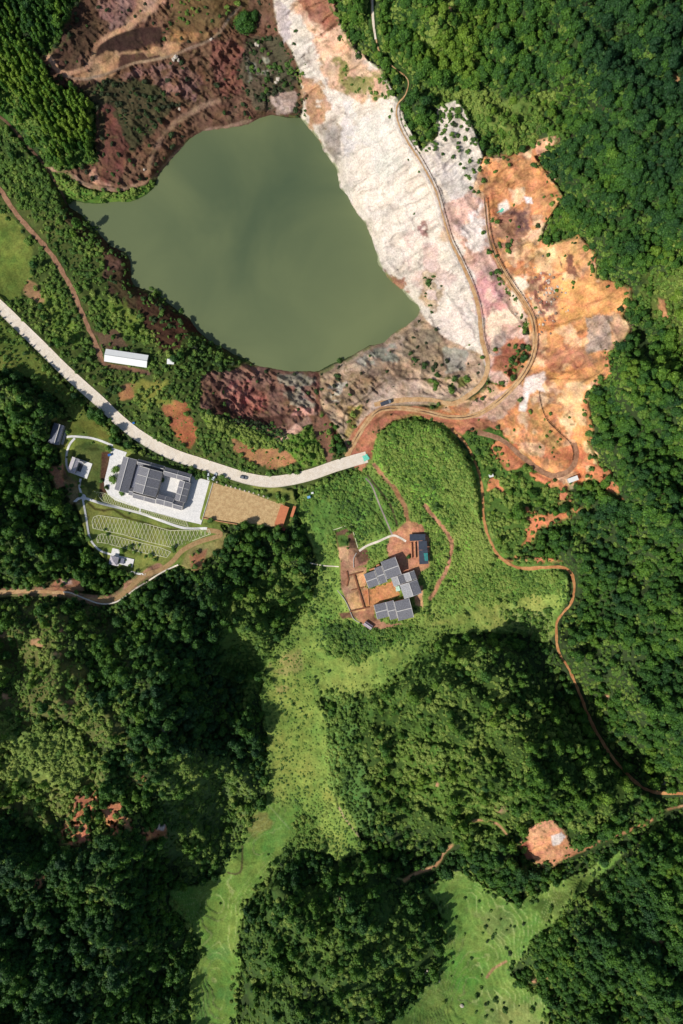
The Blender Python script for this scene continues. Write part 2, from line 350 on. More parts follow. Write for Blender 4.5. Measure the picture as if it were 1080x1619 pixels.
area([(745,300),(772,330),(778,400),(800,450),(835,500),(838,550),(800,610),(775,600),(765,560),(765,500),(750,440),(735,400),(700,330)], 'd9b09c', e=5, w=6, rock=.5, tree=0, und=0, bush=0)
area([(748,440),(775,430),(800,460),(790,500),(760,490)], 'd89c94', e=7, w=7, mot=(20,.4))
area([(760,500),(820,480),(830,520),(780,560)], 'eed3b6', e=7, w=8, mot=(22,.42))
area([(785,545),(830,530),(830,575),(805,600),(780,585)], 'b9724e', e=4, w=5, bush=.05)
area([(775,540),(800,525),(795,560),(778,565)], 'b8a090', e=4, w=5, mot=(12,.45))
area([(740,345),(762,320),(770,390),(745,400),(728,370)], 'efe0d6', e=4, w=4)

area([(688,172),(725,160),(748,195),(766,245),(745,262),(725,225),(700,212)], None, e=3, w=4, mot=(10,.46), bush=.55, tint=.5)
# --- rocks south-east of the lake, down to the dirt road
area([(664,492),(700,535),(762,560),(772,600),(740,628),(690,640),(620,640),(580,668),(548,710),(528,668),(508,648),(505,590),(540,572),(583,549),(620,530)], 'b89c80', e=2, w=3, rock=1.1, tree=0, und=0, bush=.03, tint=.2)
area([(640,520),(690,515),(710,545),(700,585),(660,590),(640,560)], '8d7a66', e=4, w=6, rock=1.4, bush=.14, tint=.12)
area([(697,545),(738,552),(738,590),(705,588)], 'a39c9a', e=3, w=5, rock=1)
area([(510,600),(560,585),(590,600),(560,640),(520,640)], 'a08566', e=4, w=6, rock=1.5, bush=.1)
area([(560,570),(590,555),(620,545),(625,570),(580,580)], 'a59c96', e=3, w=5, rock=1.5, mot=(14,.4))
area([(520,610),(545,605),(540,640),(522,640)], 'cfc4b4', e=3, w=4, mot=(9,.48))
area([(585,625),(640,600),(700,590),(680,612),(610,645),(570,670)], 'd8b89e', e=5, w=5, rock=.5)
area([(665,603),(700,592),(738,598),(734,610),(690,614)], '5e6238', e=3, w=5, bush=.5, tint=.55, mot=(16,.4))
area([(548,640),(575,640),(560,680),(545,700)], '9f8a4e', e=3, w=4, bush=.4, tint=.8)
line([(545,690),(545,655),(575,630),(610,602)], 2, '3e2c22', w=2)

# --- orange earth
OR = [(765,246),(800,248),(830,240),(850,225),(878,216),(885,222),(868,238),(845,248),(872,282),(890,308),(878,330),(860,362),(858,385),(880,382),(915,372),(940,400),(945,440),(975,445),(998,455),(1000,475),(985,500),(998,515),(990,535),(962,560),(968,590),(940,615),(928,640),(940,680),(930,700),(948,740),(925,765),(880,772),(850,740),(800,700),(770,690),(730,690),(700,668),(690,648),(700,640),(745,632),(775,608),(800,612),(838,555),(835,500),(800,450),(775,400),(770,320),(748,300)]
area(OR, 'dd9656', e=1.8, w=2.5, rock=.35, tree=0, bush=.0, und=0)
area(OR, 'b26e44', e=3, mot=(30,.54), op=.5)
area(OR, 'f0cfa4', e=3, mot=(24,.58), op=.55)
area(OR, '8f6a52', e=3, mot=(13,.63), op=.6)
area([(770,250),(860,250),(885,305),(850,340),(780,310)], 'd8955a', e=5, w=5, rock=.5)
area([(845,225),(882,214),(884,222),(850,250)], 'e0a880', e=2, w=2)
area([(808,300),(828,298),(832,318),(815,320)], 'eac49a', e=3, w=3)
area([(828,310),(840,312),(842,322),(832,322)], 'f2e6e6', e=1.2, w=2)
area([(780,325),(840,320),(840,375),(800,400),(775,380)], 'a8785a', e=4, w=7, mot=(14,.4), rock=.7, bush=.06)
area([(810,340),(835,335),(840,362),(818,368)], '71504a', e=4, w=6, mot=(10,.38), rock=.8)
area([(788,325),(800,315),(805,330),(792,338)], 'f0e2d6', e=2, w=3)
area([(835,385),(900,378),(940,400),(920,430),(850,430)], 'e4ab6c', e=5, w=6, rock=.4)
area([(850,395),(880,385),(870,430),(850,430)], 'f0c48c', e=4, w=5)
area([(882,405),(910,402),(912,440),(895,440)], '8a5c46', e=3, w=6, mot=(9,.45))
area([(838,440),(870,430),(885,470),(880,520),(850,500)], '9a6450', e=4, w=9, mot=(9,.46), rock=1)
area([(880,440),(940,440),(995,460),(980,500),(920,500),(880,520)], 'dd9c56', e=5, w=5, rock=.3)
area([(925,500),(965,500),(968,555),(930,560)], 'b49a86', e=3, w=4, rock=.6)
area([(965,510),(995,515),(990,540),(965,550)], 'dcaa80', e=3, w=4)
area([(805,440),(835,435),(835,490),(812,480)], 'efd8be', e=4, w=5)
area([(850,560),(920,545),(940,580),(900,600),(870,610)], 'b57a55', e=5, w=6, rock=.6, mot=(24,.35))
area([(870,590),(940,580),(965,570),(930,610),(880,620)], 'dd9a56', e=4, w=5)
area([(880,615),(920,610),(925,680),(900,690),(885,650)], 'e9bb84', e=5, w=5)
area([(830,600),(862,590),(860,620),(835,625),(822,640)], 'ecd8cc', e=3, w=5)
area([(825,625),(840,615),(832,650),(822,650)], 'f6eee8', e=2, w=3)
area([(905,660),(930,680),(938,740),(915,745),(908,700)], 'dc9650', e=5, w=3)
area([(925,700),(944,720),(940,760),(925,758)], 'e8bf84', e=3, w=3)
area([(835,640),(850,640),(870,680),(900,710),(898,725),(870,715),(845,690)], 'b98a50', e=3, w=4, bush=.12, tint=.7, mot=(12,.38))
area([(740,640),(820,610),(830,630),(790,660),(740,665)], 'cfa88e', e=4, w=5, rock=.5, bush=.02, tree=0)
area([(700,655),(770,662),(800,690),(770,695),(720,690)], 'b5714a', e=3, w=3)
area([(543,715),(556,685),(578,658),(603,643),(655,642),(700,648),(740,662),(738,690),(715,683),(690,668),(655,657),(622,665),(600,684),(592,712),(590,728),(612,756),(600,754),(580,750),(563,742)], 'bb764e', e=1.5, w=1.5, rock=.15, tree=0, bush=0, und=0)

# --- green patch between the tracks, orange scars
area([(728,690),(750,682),(790,676),(810,700),(800,720),(830,735),(860,750),(885,775),(880,800),(840,800),(850,860),(800,885),(775,850),(765,800),(755,740)], '4c6a2c', e=2.5, tree=.25, bush=.8, tint=.7, und=.2)
for pl in ([(775,705),(800,695),(820,705),(830,735),(800,745),(780,720)], [(835,740),(860,750),(900,772),(875,772),(845,760)], [(775,755),(795,760),(800,778),(768,775)],
           [(832,800),(850,810),(870,812),(935,800),(900,818),(870,830),(850,835),(840,868),(825,865),(835,835)], [(860,720),(940,760),(965,775),(945,740),(920,700)],
           [(935,735),(965,740),(985,790),(960,780)], [(880,780),(895,765),(905,790),(885,800)], [(795,884),(830,880),(890,885),(880,890),(800,895)]):
    area(pl, 'd4824c', e=1.5, w=6, ws=14, mot=(12,.33), tree=0, bush=.1, und=0)
area([(1040,470),(1052,475),(1058,510),(1050,515)], 'bd8858', e=2, w=3, **NT)

# --- the open valley
VAL = [(470,785),(520,762),(575,745),(592,712),(600,685),(625,668),(655,660),(700,670),(732,706),(750,740),(762,790),(772,850),(800,890),(860,903),(895,907),(902,940),(880,985),(872,1025),(840,1005),(780,1000),(700,1005),(640,1055),(600,1085),(560,1098),(510,1105),(528,1150),(532,1200),(535,1250),(556,1290),(580,1340),(540,1368),(500,1345),(470,1335),(430,1385),(390,1420),(380,1500),(376,1700),(300,1700),(300,1560),(320,1490),(268,1430),(262,1410),(345,1385),(380,1320),(420,1262),(420,1180),(412,1100),(418,1060),(450,1000),(495,950),(502,900),(482,840),(468,810)]
area(VAL, '82984a', e=2.5, w=4, tree=0, bush=.008, und=0, tuft=.6, tint=.7, fur=.6, rock=0)
area([(592,712),(600,685),(625,668),(655,660),(700,670),(732,706),(750,740),(762,790),(772,850),(800,890),(760,930),(700,940),(680,860),(650,800),(600,750)], '78a03c', e=4, w=5, tuft=1, tint=.78, bush=.12, fur=1)
area([(700,700),(750,745),(765,820),(780,880),(740,920),(700,860)], '85994e', e=12, w=10, mot=(50,.45), tint=.9)
area([(470,785),(560,745),(600,760),(640,820),(560,860),(500,860)], '5c8238', e=4, w=5, tuft=.9, tint=.62, fur=1)
area([(480,800),(530,790),(520,850),(480,840)], '71803e', e=8, mot=(30,.5), tuft=.3)
area([(500,795),(530,800),(528,835),(500,870),(490,850)], '5f7f3c', e=4, tuft=.35)
area([(680,990),(760,950),(895,930),(880,975),(780,1000)], '97a055', e=8, w=6, tuft=.2, fur=.5, tint=.8)
area([(470,1000),(560,1040),(640,1030),(700,985),(600,1090),(500,1100)], '8a9a4e', e=8, w=6, tuft=.2)
area([(800,880),(890,900),(890,930),(800,950),(720,950)], '6f9040', e=8, tuft=1, tint=.72, bush=.3)
area([(780,970),(870,960),(870,1020),(830,1000)], '85945a', e=5, tuft=.8, bush=.7, tint=.75)
area([(510,980),(560,980),(610,990),(660,985),(640,1010),(560,1050),(520,1030)], '5f8638', e=5, w=6, tuft=1, bush=.5, tint=.68)
area([(420,1060),(500,1010),(500,1100),(500,1200),(520,1260),(430,1260),(425,1180)], '8a974a', e=8, w=8, tuft=.4, bush=0, fur=.4)
area([(430,1040),(470,1020),(480,1060),(440,1100)], '9c955a', e=6, w=8, mot=(26,.5))
area([(515,1100),(538,1100),(536,1250),(520,1240)], '6d8f48', e=4, tuft=.8, bush=.3, tint=.66)
area([(500,1100),(520,1110),(515,1230),(496,1240)], '84984a', e=4, tuft=.3)
area([(470,1270),(500,1290),(520,1350),(490,1350),(430,1380),(440,1330)], '67833e', e=4, tuft=.6, bush=.5, tint=.6)
area([(262,1410),(345,1385),(420,1270),(470,1280),(430,1385),(390,1420),(378,1500),(376,1700),(300,1700),(320,1490)], '748e42', e=3.5, w=6, terr=1, tuft=.0, bush=.004, fur=.2)
area([(425,1280),(455,1290),(450,1340),(415,1360),(415,1320)], '6a8b42', e=4, w=4, terr=.6)
area([(380,1290),(420,1280),(440,1300),(400,1330)], '87854c', e=5, w=5)
area([(320,1500),(360,1500),(370,1600),(310,1619)], '688a48', e=6, w=5, mot=(30,.45))
# terraced fields lower right
area([(668,1405),(700,1390),(720,1368),(760,1395),(820,1430),(860,1405),(900,1385),(925,1382),(960,1352),(990,1345),(960,1378),(912,1418),(872,1460),(842,1482),(832,1505),(805,1540),(860,1580),(900,1700),(560,1700),(640,1592),(690,1545),(706,1500),(692,1440)], '728e44', e=2.5, w=4, tree=0, bush=.006, und=0, tuft=.0, terr=1, fur=.25, rock=0)
area([(700,1500),(760,1440),(760,1560),(700,1560)], '6d9640', e=10, w=8, mot=(50,.4))
area([(760,1560),(850,1590),(870,1640),(760,1640)], '7d8b52', e=8, w=6, bush=.1)
area([(835,1420),(900,1395),(900,1420),(860,1455)], '596f34', e=6, w=5)
area([(740,1440),(800,1440),(820,1470),(790,1500)], '74854e', e=6, bush=.12)
area([(600,1640),(620,1600),(680,1600),(690,1640)], '6c8440', e=6)
line([(640,1392),(660,1380),(690,1368),(700,1350),(715,1336)], 4, 'b98a60', tree=0, und=0, bush=0)
line([(590,1378),(620,1385),(642,1392)], 2.5, '8a8a5a', tree=.1, bush=.2)
line([(770,1545),(780,1532),(800,1520)], 4, 'b88c64', bush=0, tree=0)
line([(534,1275),(550,1300),(568,1322)], 3.5, 'a08a68', bush=0, tree=0)
line([(527,1215),(530,1250),(534,1280)], 2.5, '2e3c20', bush=0, tree=0)
line([(423,1272),(440,1290),(458,1310)], 1.4, '8f9a70')
line([(381,1330),(383,1350),(380,1380),(360,1380)], 3, '5a4f3c', w=2)
# --- bare knoll lower right with its tracks
for pts_, w_ in (([(640,1392),(660,1380),(690,1368),(700,1350),(715,1336)], 14), ([(590,1378),(620,1385),(642,1392)], 7), ([(748,1298),(765,1297),(785,1302),(802,1320)], 12), ([(905,1350),(940,1335),(975,1320),(1005,1310),(1035,1294)], 15), ([(1044,1285),(1060,1278),(1090,1272)], 7)):
    line(pts_, w_, None, tree=0, bush=.1, und=0)
line([(640,1392),(660,1380),(690,1368),(700,1350),(715,1336)], 5, 'c08c5e', tree=0, bush=0)
area([(824,1320),(848,1302),(872,1293),(895,1312),(902,1335),(918,1342),(904,1354),(874,1371),(848,1371),(832,1356),(822,1342)], 'da9866', e=1.5, w=3, ws=12, rock=.5, **NT)
area([(872,1322),(888,1315),(894,1325),(885,1335),(873,1338)], 'eadbd2', e=1.2, w=2, ws=8)
area([(815,1330),(835,1332),(845,1362),(832,1358)], 'b06a44', e=1.2, w=3, ws=8, tree=0, und=0, bush=.1)
line([(860,1364),(890,1356),(920,1345),(940,1335)], 5, 'c78656', tree=0, und=0, bush=0)
line([(948,1330),(975,1320),(1005,1310),(1030,1296)], 6, 'c88f5c', tree=0, und=0, bush=0)
line([(1044,1285),(1060,1278),(1090,1272)], 3.5, 'b88a5c', tree=0, und=0, bush=0)
line([(748,1298),(765,1297),(785,1302),(802,1320)], 3.5, 'b08458', tree=0, und=0, bush=0)
area([(1040,1236),(1052,1234),(1054,1244),(1042,1246)], 'd8d0c4', e=1.5, w=2, ws=6, **NT)

# --- tracks in the valley (painted verges; the tracks themselves are laid below)
line([(672,800),(685,815),(703,838),(714,855),(712,880),(703,905),(690,930),(680,946)], 6.5, 'c28660', w=2, tuft=0, bush=0)
line([(580,750),(600,775),(618,800),(628,832)], 4, '4a4432', tuft=0)
line([(592,735),(607,752),(625,775),(640,800),(645,825)], 7, 'a87850', w=2, tuft=0, bush=0)
line([(500,775),(545,775),(585,800),(612,840)], 3, '33461f', w=1.5, tuft=0)
line([(560,1020),(540,1010),(520,985)], 3, '4a6a30')
area([(620,842),(645,825),(665,828),(680,850),(678,895),(664,905),(655,930),(640,925),(615,880),(610,865)], 'c58a62', e=1.5, w=2, tuft=0, bush=0)
area([(530,842),(556,832),(566,870),(548,872),(533,870)], '75553f', e=1.2, w=1.5, tuft=0, bush=.05, fur=0)
area([(533,848),(548,845),(552,865),(536,868)], '557036', e=2, w=3)
area([(536,868),(560,866),(582,878),(582,892),(560,900),(580,895),(578,930),(590,945),(592,975),(610,985),(640,985),(600,995),(575,990),(555,970),(540,930),(538,900)], 'b07e5c', e=1.5, w=2, tuft=0, bush=0)
area([(552,903),(578,900),(582,950),(560,945),(548,930)], 'c0936a', e=1.5, w=2)
area([(548,940),(565,935),(578,965),(555,968)], 'd8aa72', e=1.5, w=2)
area([(562,905),(578,903),(578,930),(568,928)], 'd2a46c', e=1.2, w=1.5)
area([(535,866),(552,864),(552,885),(538,885)], 'd0a070', e=1.5, w=2)
area([(572,935),(622,918),(632,942),(580,960)], 'c98850', e=1.5, w=1.5, tuft=0)
area([(558,870),(580,868),(586,885),(568,893)], '7a5540', e=1.2, w=1.5)
area([(535,970),(558,968),(562,978),(540,980)], '8a6446', e=1.5, w=3, tuft=0)
area([(655,930),(668,925),(668,960),(655,955)], 'cf9a6c', e=1.5, w=2, tuft=0)

# --- hall grounds
area([(98,685),(130,684),(170,694),(206,714),(336,762),(425,768),(465,775),(470,800),(455,835),(400,830),(350,830),(352,845),(300,880),(290,892),(240,910),(205,903),(165,885),(140,860),(122,800),(100,750),(94,715)], '7f8646', e=2, w=2, tree=0, bush=.02, und=0, tuft=0, fur=.1)
area([(128,700),(165,702),(172,722),(165,770),(140,780),(125,755),(110,742),(110,710)], '556034', e=3, w=3, fur=.3)
area([(100,705),(118,696),(110,735),(98,740)], '9a9a48', e=3, w=2)
area([(106,664),(150,664),(175,690),(150,690),(108,684)], '6f6f34', e=3, w=3, tree=0, bush=.1, und=0)
area([(160,715),(175,712),(168,780),(158,790)], '5c4030', e=1.5, w=2)
area([(75,740),(100,735),(105,770),(88,775)], 'b07a58', e=2, w=4, tree=.05, bush=.1, und=0)
area([(98,750),(122,762),(128,800),(112,800),(104,770)], '8f7e56', e=3, w=3, tree=0, bush=.3, und=0)
area([(335,752),(350,755),(425,778),(460,780),(450,796),(390,778),(338,764)], '53622f', e=2, w=2, bush=.6, tint=.6)
line([(140,796),(150,805),(165,808),(180,806),(200,818),(225,825),(250,835),(280,838)], 3.5, '4d4a26', w=1.5)
area([(300,866),(340,855),(360,838),(352,870),(300,900),(285,895)], '9b8e56', e=2, w=2, tree=0, und=0, bush=.03)
area([(300,880),(330,868),(320,900),(302,905)], 'b07850', e=2, w=4, tree=.1, bush=.3)
YARD = [(336.7,763.3),(391.7,778.3),(428.3,791.7),(448.3,797.5),(433.3,833.3),(405,828),(375,826.7),(321.7,818.3)]
area(YARD, 'c9ab7c', e=1, w=.5, **NT)
# lower-left dirt track shoulder
line([(-60,940),(0,937),(50,935),(100,938),(130,945),(158,950),(180,946),(200,934),(225,912),(250,898)], 15, 'a8805e', w=2, **NT)
area([(70,925),(95,912),(125,912),(135,935),(100,938)], 'b07c58', e=2, w=4, **NT)
area([(97,916),(112,914),(114,923),(100,924)], 'e0b8a4', e=2, w=1)
area([(195,922),(205,915),(212,925),(198,935)], 'c08a68', e=2, w=3, **NT)

bare = sstep(-.02, .10, COL[..., 0] - COL[..., 1]) * (1 - LAY['tree'])
n_a = fbm(U + 9 * vnoise(U, V, 17, 3), V, 15, 4, 1) - .5; n_b = fbm(U, V + 12 * vnoise(U, V, 22, 2), 34, 3, 4) - .5
st = ridged(U * .52 + V * .85 + 12 * fbm(U, V, 30, 2, 2), (U * .85 - V * .52) * .22, 12, 3, 1)
white = sstep(.26, .46, COL[..., 2])
bare_ = bare * (1 - .72 * white)
mod = 1 + bare_ * (n_a * .85 + n_b * .6 - .22 * sstep(.62, .9, st) * sstep(.3, .6, fbm(U, V, 60, 2, 5))) - bare * .30 * sstep(.5, .9, st) * sstep(.38, .62, fbm(U, V, 44, 2, 1))
tintn = bare_ * (fbm(U, V, 22, 3, 3) - .5)
COL = COL * np.clip(mod, .35, 1.5)[..., None] * np.stack([1 + .12 * tintn, 1 - .12 * tintn, 1 - .55 * tintn], -1)
spk = bare_ * (1 - LAY['bush']) * sstep(.69, .76, fbm(U, V, 6.5, 2, 2)) * sstep(.45, .6, fbm(U, V, 46, 2, 3)) * .6
COL = COL * (1 - spk[..., None]) + np.array(hexc('6b5a38')) * spk[..., None]
# grass: dry and lush drifts
gr = (1 - LAY['tree']) * (1 - bare)
gn = fbm(U, V, 40, 4, 2) - .5; gf = fbm(U, V, 9, 3, 3) - .5
COL = COL * (1 + (gr * (gn * .5 + gf * .5))[..., None]) * np.stack([1 + gr * gn * .6 - .06 * gr, 1 + .04 * gr, 1 + gr * gn * .3 - .32 * gr], -1)
# ------------------------------------------------------------------ shape the ground
forest = LAY['tree'] * (1 - LAY['rock'])
def boxblur(a, k):
    for ax in (0, 1):
        p = np.pad(a, [(k + 1, k) if i == ax else (0, 0) for i in (0, 1)], mode='edge'); c = np.cumsum(p, axis=ax)
        a = (np.take(c, range(2 * k + 1, c.shape[ax]), axis=ax) - np.take(c, range(0, c.shape[ax] - 2 * k - 1), axis=ax)) / (2 * k + 1)
    return a
tb = boxblur((LAY['tree'] > .5).astype(float), 4)
eg = (bare * sstep(.10, .40, tb) * sstep(.44, .56, fbm(U, V, 10, 3, 2)) * .85)[..., None]
COL = COL * (1 - eg) + np.array(hexc('66783c')) * eg
deep = sstep(.62, 1.0, boxblur(boxblur((forest > .3).astype(float), 14), 10))
H += (fbm(U * .8 + V * .6, (V * .8 - U * .6) * 1.5, 100, 3, 1) - 0.5) * 38 * deep - 3.0 * (forest > .3) * (1 - deep)
H += (fbm(U, V, 45, 2, 4) - 0.5) * 3.0 * (1 - forest)
wu = U + 14 * (fbm(U, V, 30, 2, 5) - .5); wv = V + 14 * (fbm(U, V, 30, 2, 3) - .5)
ang = R(-35)      # gullies run down towards the lake
ru = wu * math.cos(ang) - wv * math.sin(ang); rv = wu * math.sin(ang) + wv * math.cos(ang)
fx_ = wu * .85 - wv * .52; sx_ = wu * .52 + wv * .85
face = (U > 420) & (V < 600) & (fx_ > 150)
H += np.where(face, (ridged(sx_, fx_ * .22, 18, 3, 2) - .45) * 4.6 + (ridged(fx_, sx_ * .4, 60, 2, 5) - .45) * 5.0, 0) * sstep(0, .5, LAY['rock'])
H += LAY['rock'] * ((ridged(ru, rv * 2.4, 26, 3, 2) - .45) * 3.6 * np.where(face, .4, 1) + (ridged(wu, wv, 11, 3, 1) - .45) * 1.5)
H += LAY['fur'] * (fbm(U, V, 7, 2, 2) - .5) * 1.5
# the mound's raised rim
MOUND = [(592,712),(600,688),(625,670),(655,663),(697,672),(730,708),(748,742),(760,790),(768,846),(740,800),(690,790),(630,770),(600,745)]
sl = _box(MOUND, 20); H[sl] += 4.0 * (1 - sstep(-7, 1.5, poly_sd(U[sl], V[sl], MOUND)))
# terraces
T_ = LAY['terr']; hq = H / 0.85 + (fbm(U, V, 60, 2, 3) - .5) * 2.5
fr = hq - np.floor(hq)
H += T_ * 0.55 * (sstep(.75, 1, fr) - fr)
lm = (T_ * (sstep(.78, .9, fr) * (1 - sstep(.94, 1, fr))) * .55 * sstep(.35, .6, fbm(U, V, 30, 2, 5)))[..., None]
COL = COL * (1 - lm) + np.array(hexc('a0aa68')) * lm

def sample(arr, u, v):
    u = np.asarray(u, float); v = np.asarray(v, float)
    x = np.interp(u, uu, np.arange(NU)); y = np.interp(v, vv, np.arange(NV))
    xi = np.clip(x.astype(int), 0, NU - 2); yi = np.clip(y.astype(int), 0, NV - 2)
    fx = x - xi; fy = y - yi
    return (arr[yi, xi] * (1 - fx) + arr[yi, xi + 1] * fx) * (1 - fy) + (arr[yi + 1, xi] * (1 - fx) + arr[yi + 1, xi + 1] * fx) * fy

def flatten_line(pts, width, soft=5, extra=0.0):
    """grade the ground along a track: its own smoothed height right across its width"""
    P_ = smooth_line(pts, 5)
    h = sample(H, P_[:, 0], P_[:, 1])
    k = 9; hp = np.pad(h, k, mode='edge')
    h = np.array([hp[i:i + 2 * k + 1].mean() for i in range(len(h))]) + extra
    for i0 in range(0, len(P_) - 1, 14):
        seg = P_[i0:i0 + 15]; hs = h[i0:i0 + 15]
        sl = _box(seg, width / 2 + soft + 2)
        u, v = U[sl], V[sl]
        d = np.full(u.shape, 1e9); z = np.zeros(u.shape)
        for i in range(len(seg) - 1):
            dd, t = seg_dist(u, v, seg[i], seg[i + 1])
            nz = hs[i] * (1 - t) + hs[i + 1] * t
            z = np.where(dd < d, nz, z); d = np.minimum(d, dd)
        m = 1 - sstep(width / 2 + 1.5, width / 2 + 1.5 + soft, d)
        H[sl] = H[sl] * (1 - m) + z * m

def flatten_area(poly, z, soft=6):
    sl = _box(poly, soft + 3)
    m = 1 - sstep(1.5, 1.5 + soft, poly_sd(U[sl], V[sl], poly))
    H[sl] = H[sl] * (1 - m) + z * m

q6_ = lambda pts: [(520 + x / 6, 810 + y / 6) for x, y in pts]
# tracks: name, centre line, width px, colour, label bits
ROAD = [(-60,432),(0,485),(33,517),(67,550),(100,583),(133,613),(160,637),(187,663),(217,687),(250,707),(283,722),(317,733),(360,747),(393,757),(427,761.7),(460,758),(493,750),(527,738),(560,728),(580,722.5)]
TR_UP = [(592,640),(610,636),(640,632),(680,632),(715,638),(742,624),(764,603),(771,575),(762,535),(757,490),(745,450),(727,410),(712,380),(700,340),(688,300),(665,256),(645,225),(630,195),(628,168),(642,148),(645,126),(625,108),(602,85),(593,55),(588,20),(588,-40)]
TR_LOW = [(548,722),(556,706),(566,688),(580,668),(595,652),(612,646),(640,646),(675,652),(715,660),(755,655),(795,628),(828,590),(845,550),(842,505),(826,475),(802,440),(783,405),(772,370),(768,335),(766,312)]
TR_SIDE = [(716,680),(735,700),(750,728),(762,770),(765,820),(775,855),(790,880),(820,897),(860,897),(890,897),(904,908),(908,932),(902,955),(882,980),(880,1010),(885,1035),(898,1056),(912,1085),(928,1125),(948,1165),(973,1203),(1000,1231),(1020,1247),(1050,1254),(1140,1256)]
TR_LOOP = [(755,684),(790,694),(825,722),(852,742),(878,752),(902,742),(912,722),(908,700)]
TR_PINK = [(-40,262),(0,300),(12,318),(33,347),(60,377),(80,400),(100,433),(117,463),(133,503),(150,540),(164,572)]
TR_FOOT = [(-40,160),(0,185),(20,203),(43,230),(67,257),(80,277),(97,303),(106,322)]
TR_GARD = [(327,838),(345.5,841),(349,846),(340.7,849),(311.8,858),(287.8,871),(273.3,887),(254,901),(230,908.5),(213,922),(196,937.4),(179.4,947.4),(157.8,950)]
TR_WEST = [(166,948),(130,946),(105,938),(50,935),(0,937),(-60,940)]
for poly, z in (([(165,700),(205,712),(340,758),(352,770),(322,832),(290,828),(160,790)], 0.8), (YARD + [], 1.6), ([(105,715),(160,715),(155,770),(105,755)], 1.2), ([(80,670),(105,670),(102,705),(82,705)], 2.2),
                ([(165,550),(240,560),(240,585),(165,575)], -2.5), ([(540,860),(640,865),(685,840),(680,905),(672,985),(600,992),(555,975),(538,930)], 1.8), ([(170,870),(220,880),(215,905),(170,898)], 2.0),
                ([(430,790),(470,795),(462,840),(430,838)], 1.6), ([(890,745),(920,745),(920,770),(890,772)], 17.0), ([(263,566),(278,566),(278,578),(263,578)], -2.6)):
    flatten_area(poly, z)
for pts_ in ([(620,845),(612,826),(600,798),(588,768),(578,756)], [(568,871),(580,863),(598,856),(620,847),(632,850),(642,856)], [(490,890),(510,894),(536,896)], q6_([(80,740),(150,830),(195,920),(235,1010),(330,1065)]), [(588,-20),(590,30),(594,62)]):
    line(pts_, 8, None, e=2, w=0, tuft=0, bush=0, tree=0)
area([(82,662),(106,662),(106,708),(78,708)], '7d7a3c', e=2, tree=0, bush=.05, und=0)
GRADE = ((ROAD, 18), (TR_LOW, 10), (TR_UP, 8), (TR_SIDE, 6), (TR_LOOP, 10), (TR_PINK, 8), (TR_FOOT, 4), (TR_GARD, 11), (TR_WEST, 10))
ROADM = np.zeros(U.shape); LAY['_road'] = ROADM
for pts, wd in GRADE:
    line(pts, wd + 4, None, e=2, w=0, _road=1)
    flatten_line(pts, wd)
    line(pts, wd + 5, None, e=2, w=0, tree=0, bush=0, und=0, bamb=0, tuft=0, rock=0)
    line(pts, wd + 4, None, e=2, w=2, tree=0, bamb=0)

ROADM = np.clip(LAY['_road'] + LAY['rock'] * .0, 0, 1)
# lake basin
sl = _box(LAKE, 60)
u_, v_ = U[sl], V[sl]
wu = u_ + 2.5 * (fbm(u_, v_, 12, 3, 1) - .5); wv = v_ + 2.5 * (fbm(u_, v_, 12, 3, 4) - .5)
sdl = poly_sd(wu, wv, LAKE)
outh = WATER_Z + 0.05 + (np.maximum(H[sl], WATER_Z + 1.2) - WATER_Z) * sstep(-1, 16, sdl) + np.clip(sdl, 0, 3) * .12
H[sl] = np.where(sdl > 0, np.where(sdl > 50, H[sl], outh), WATER_Z - 0.1 + np.maximum(sdl * .35, -8))
for k in ('tree', 'bush', 'und', 'tuft', 'bamb'):
    LAY[k][sl] *= sstep(1, 5, sdl)
wet = (1 - sstep(0, 2.2, sdl))[..., None] * .45
COL[sl] = COL[sl] * (1 - wet) + COL[sl] * .45 * wet

def Pw(u, v, z):
    k = S * (1 - np.asarray(z, float) / ALT)
    return (np.asarray(u, float) - UC) * k, -(np.asarray(v, float) - VC) * k, np.asarray(z, float)

def gz(u, v): return float(sample(H, u, v))

# ------------------------------------------------------------------ materials
def mat(name):
    m = bpy.data.materials.new(name); m.use_nodes = True
    nt = m.node_tree; b = nt.nodes['Principled BSDF']
    return m, nt, b

def N(nt, typ, **kw):
    n = nt.nodes.new(typ)
    for k, v in kw.items():
        if k.startswith('i_'): n.inputs[k[2:].replace('_', ' ')].default_value = v
        else: setattr(n, k, v)
    return n

def mix_rgb(nt, fac, a, b, typ='MIX'):
    n = nt.nodes.new('ShaderNodeMix'); n.data_type = 'RGBA'; n.blend_type = typ
    for s_, v in ((0, fac), (6, a), (7, b)):
        if hasattr(v, 'node'): nt.links.new(v, n.inputs[s_])
        elif s_ == 0: n.inputs[0].default_value = v
        else: n.inputs[s_].default_value = (*v[:3], 1)
    return n.outputs[2]

def noise_out(nt, scale, detail=4, rough=.6, coord=None, dist=0.0):
    n = N(nt, 'ShaderNodeTexNoise', i_Scale=scale, i_Detail=detail, i_Roughness=rough, i_Distortion=dist)
    if coord is not None: nt.links.new(coord, n.inputs['Vector'])
    return n.outputs['Fac']

def ramp_(nt, src, lo, hi, a, b):
    n = N(nt, 'ShaderNodeMapRange'); nt.links.new(src, n.inputs[0])
    for i, v in enumerate((lo, hi, a, b)): n.inputs[i + 1].default_value = v
    return n.outputs[0]

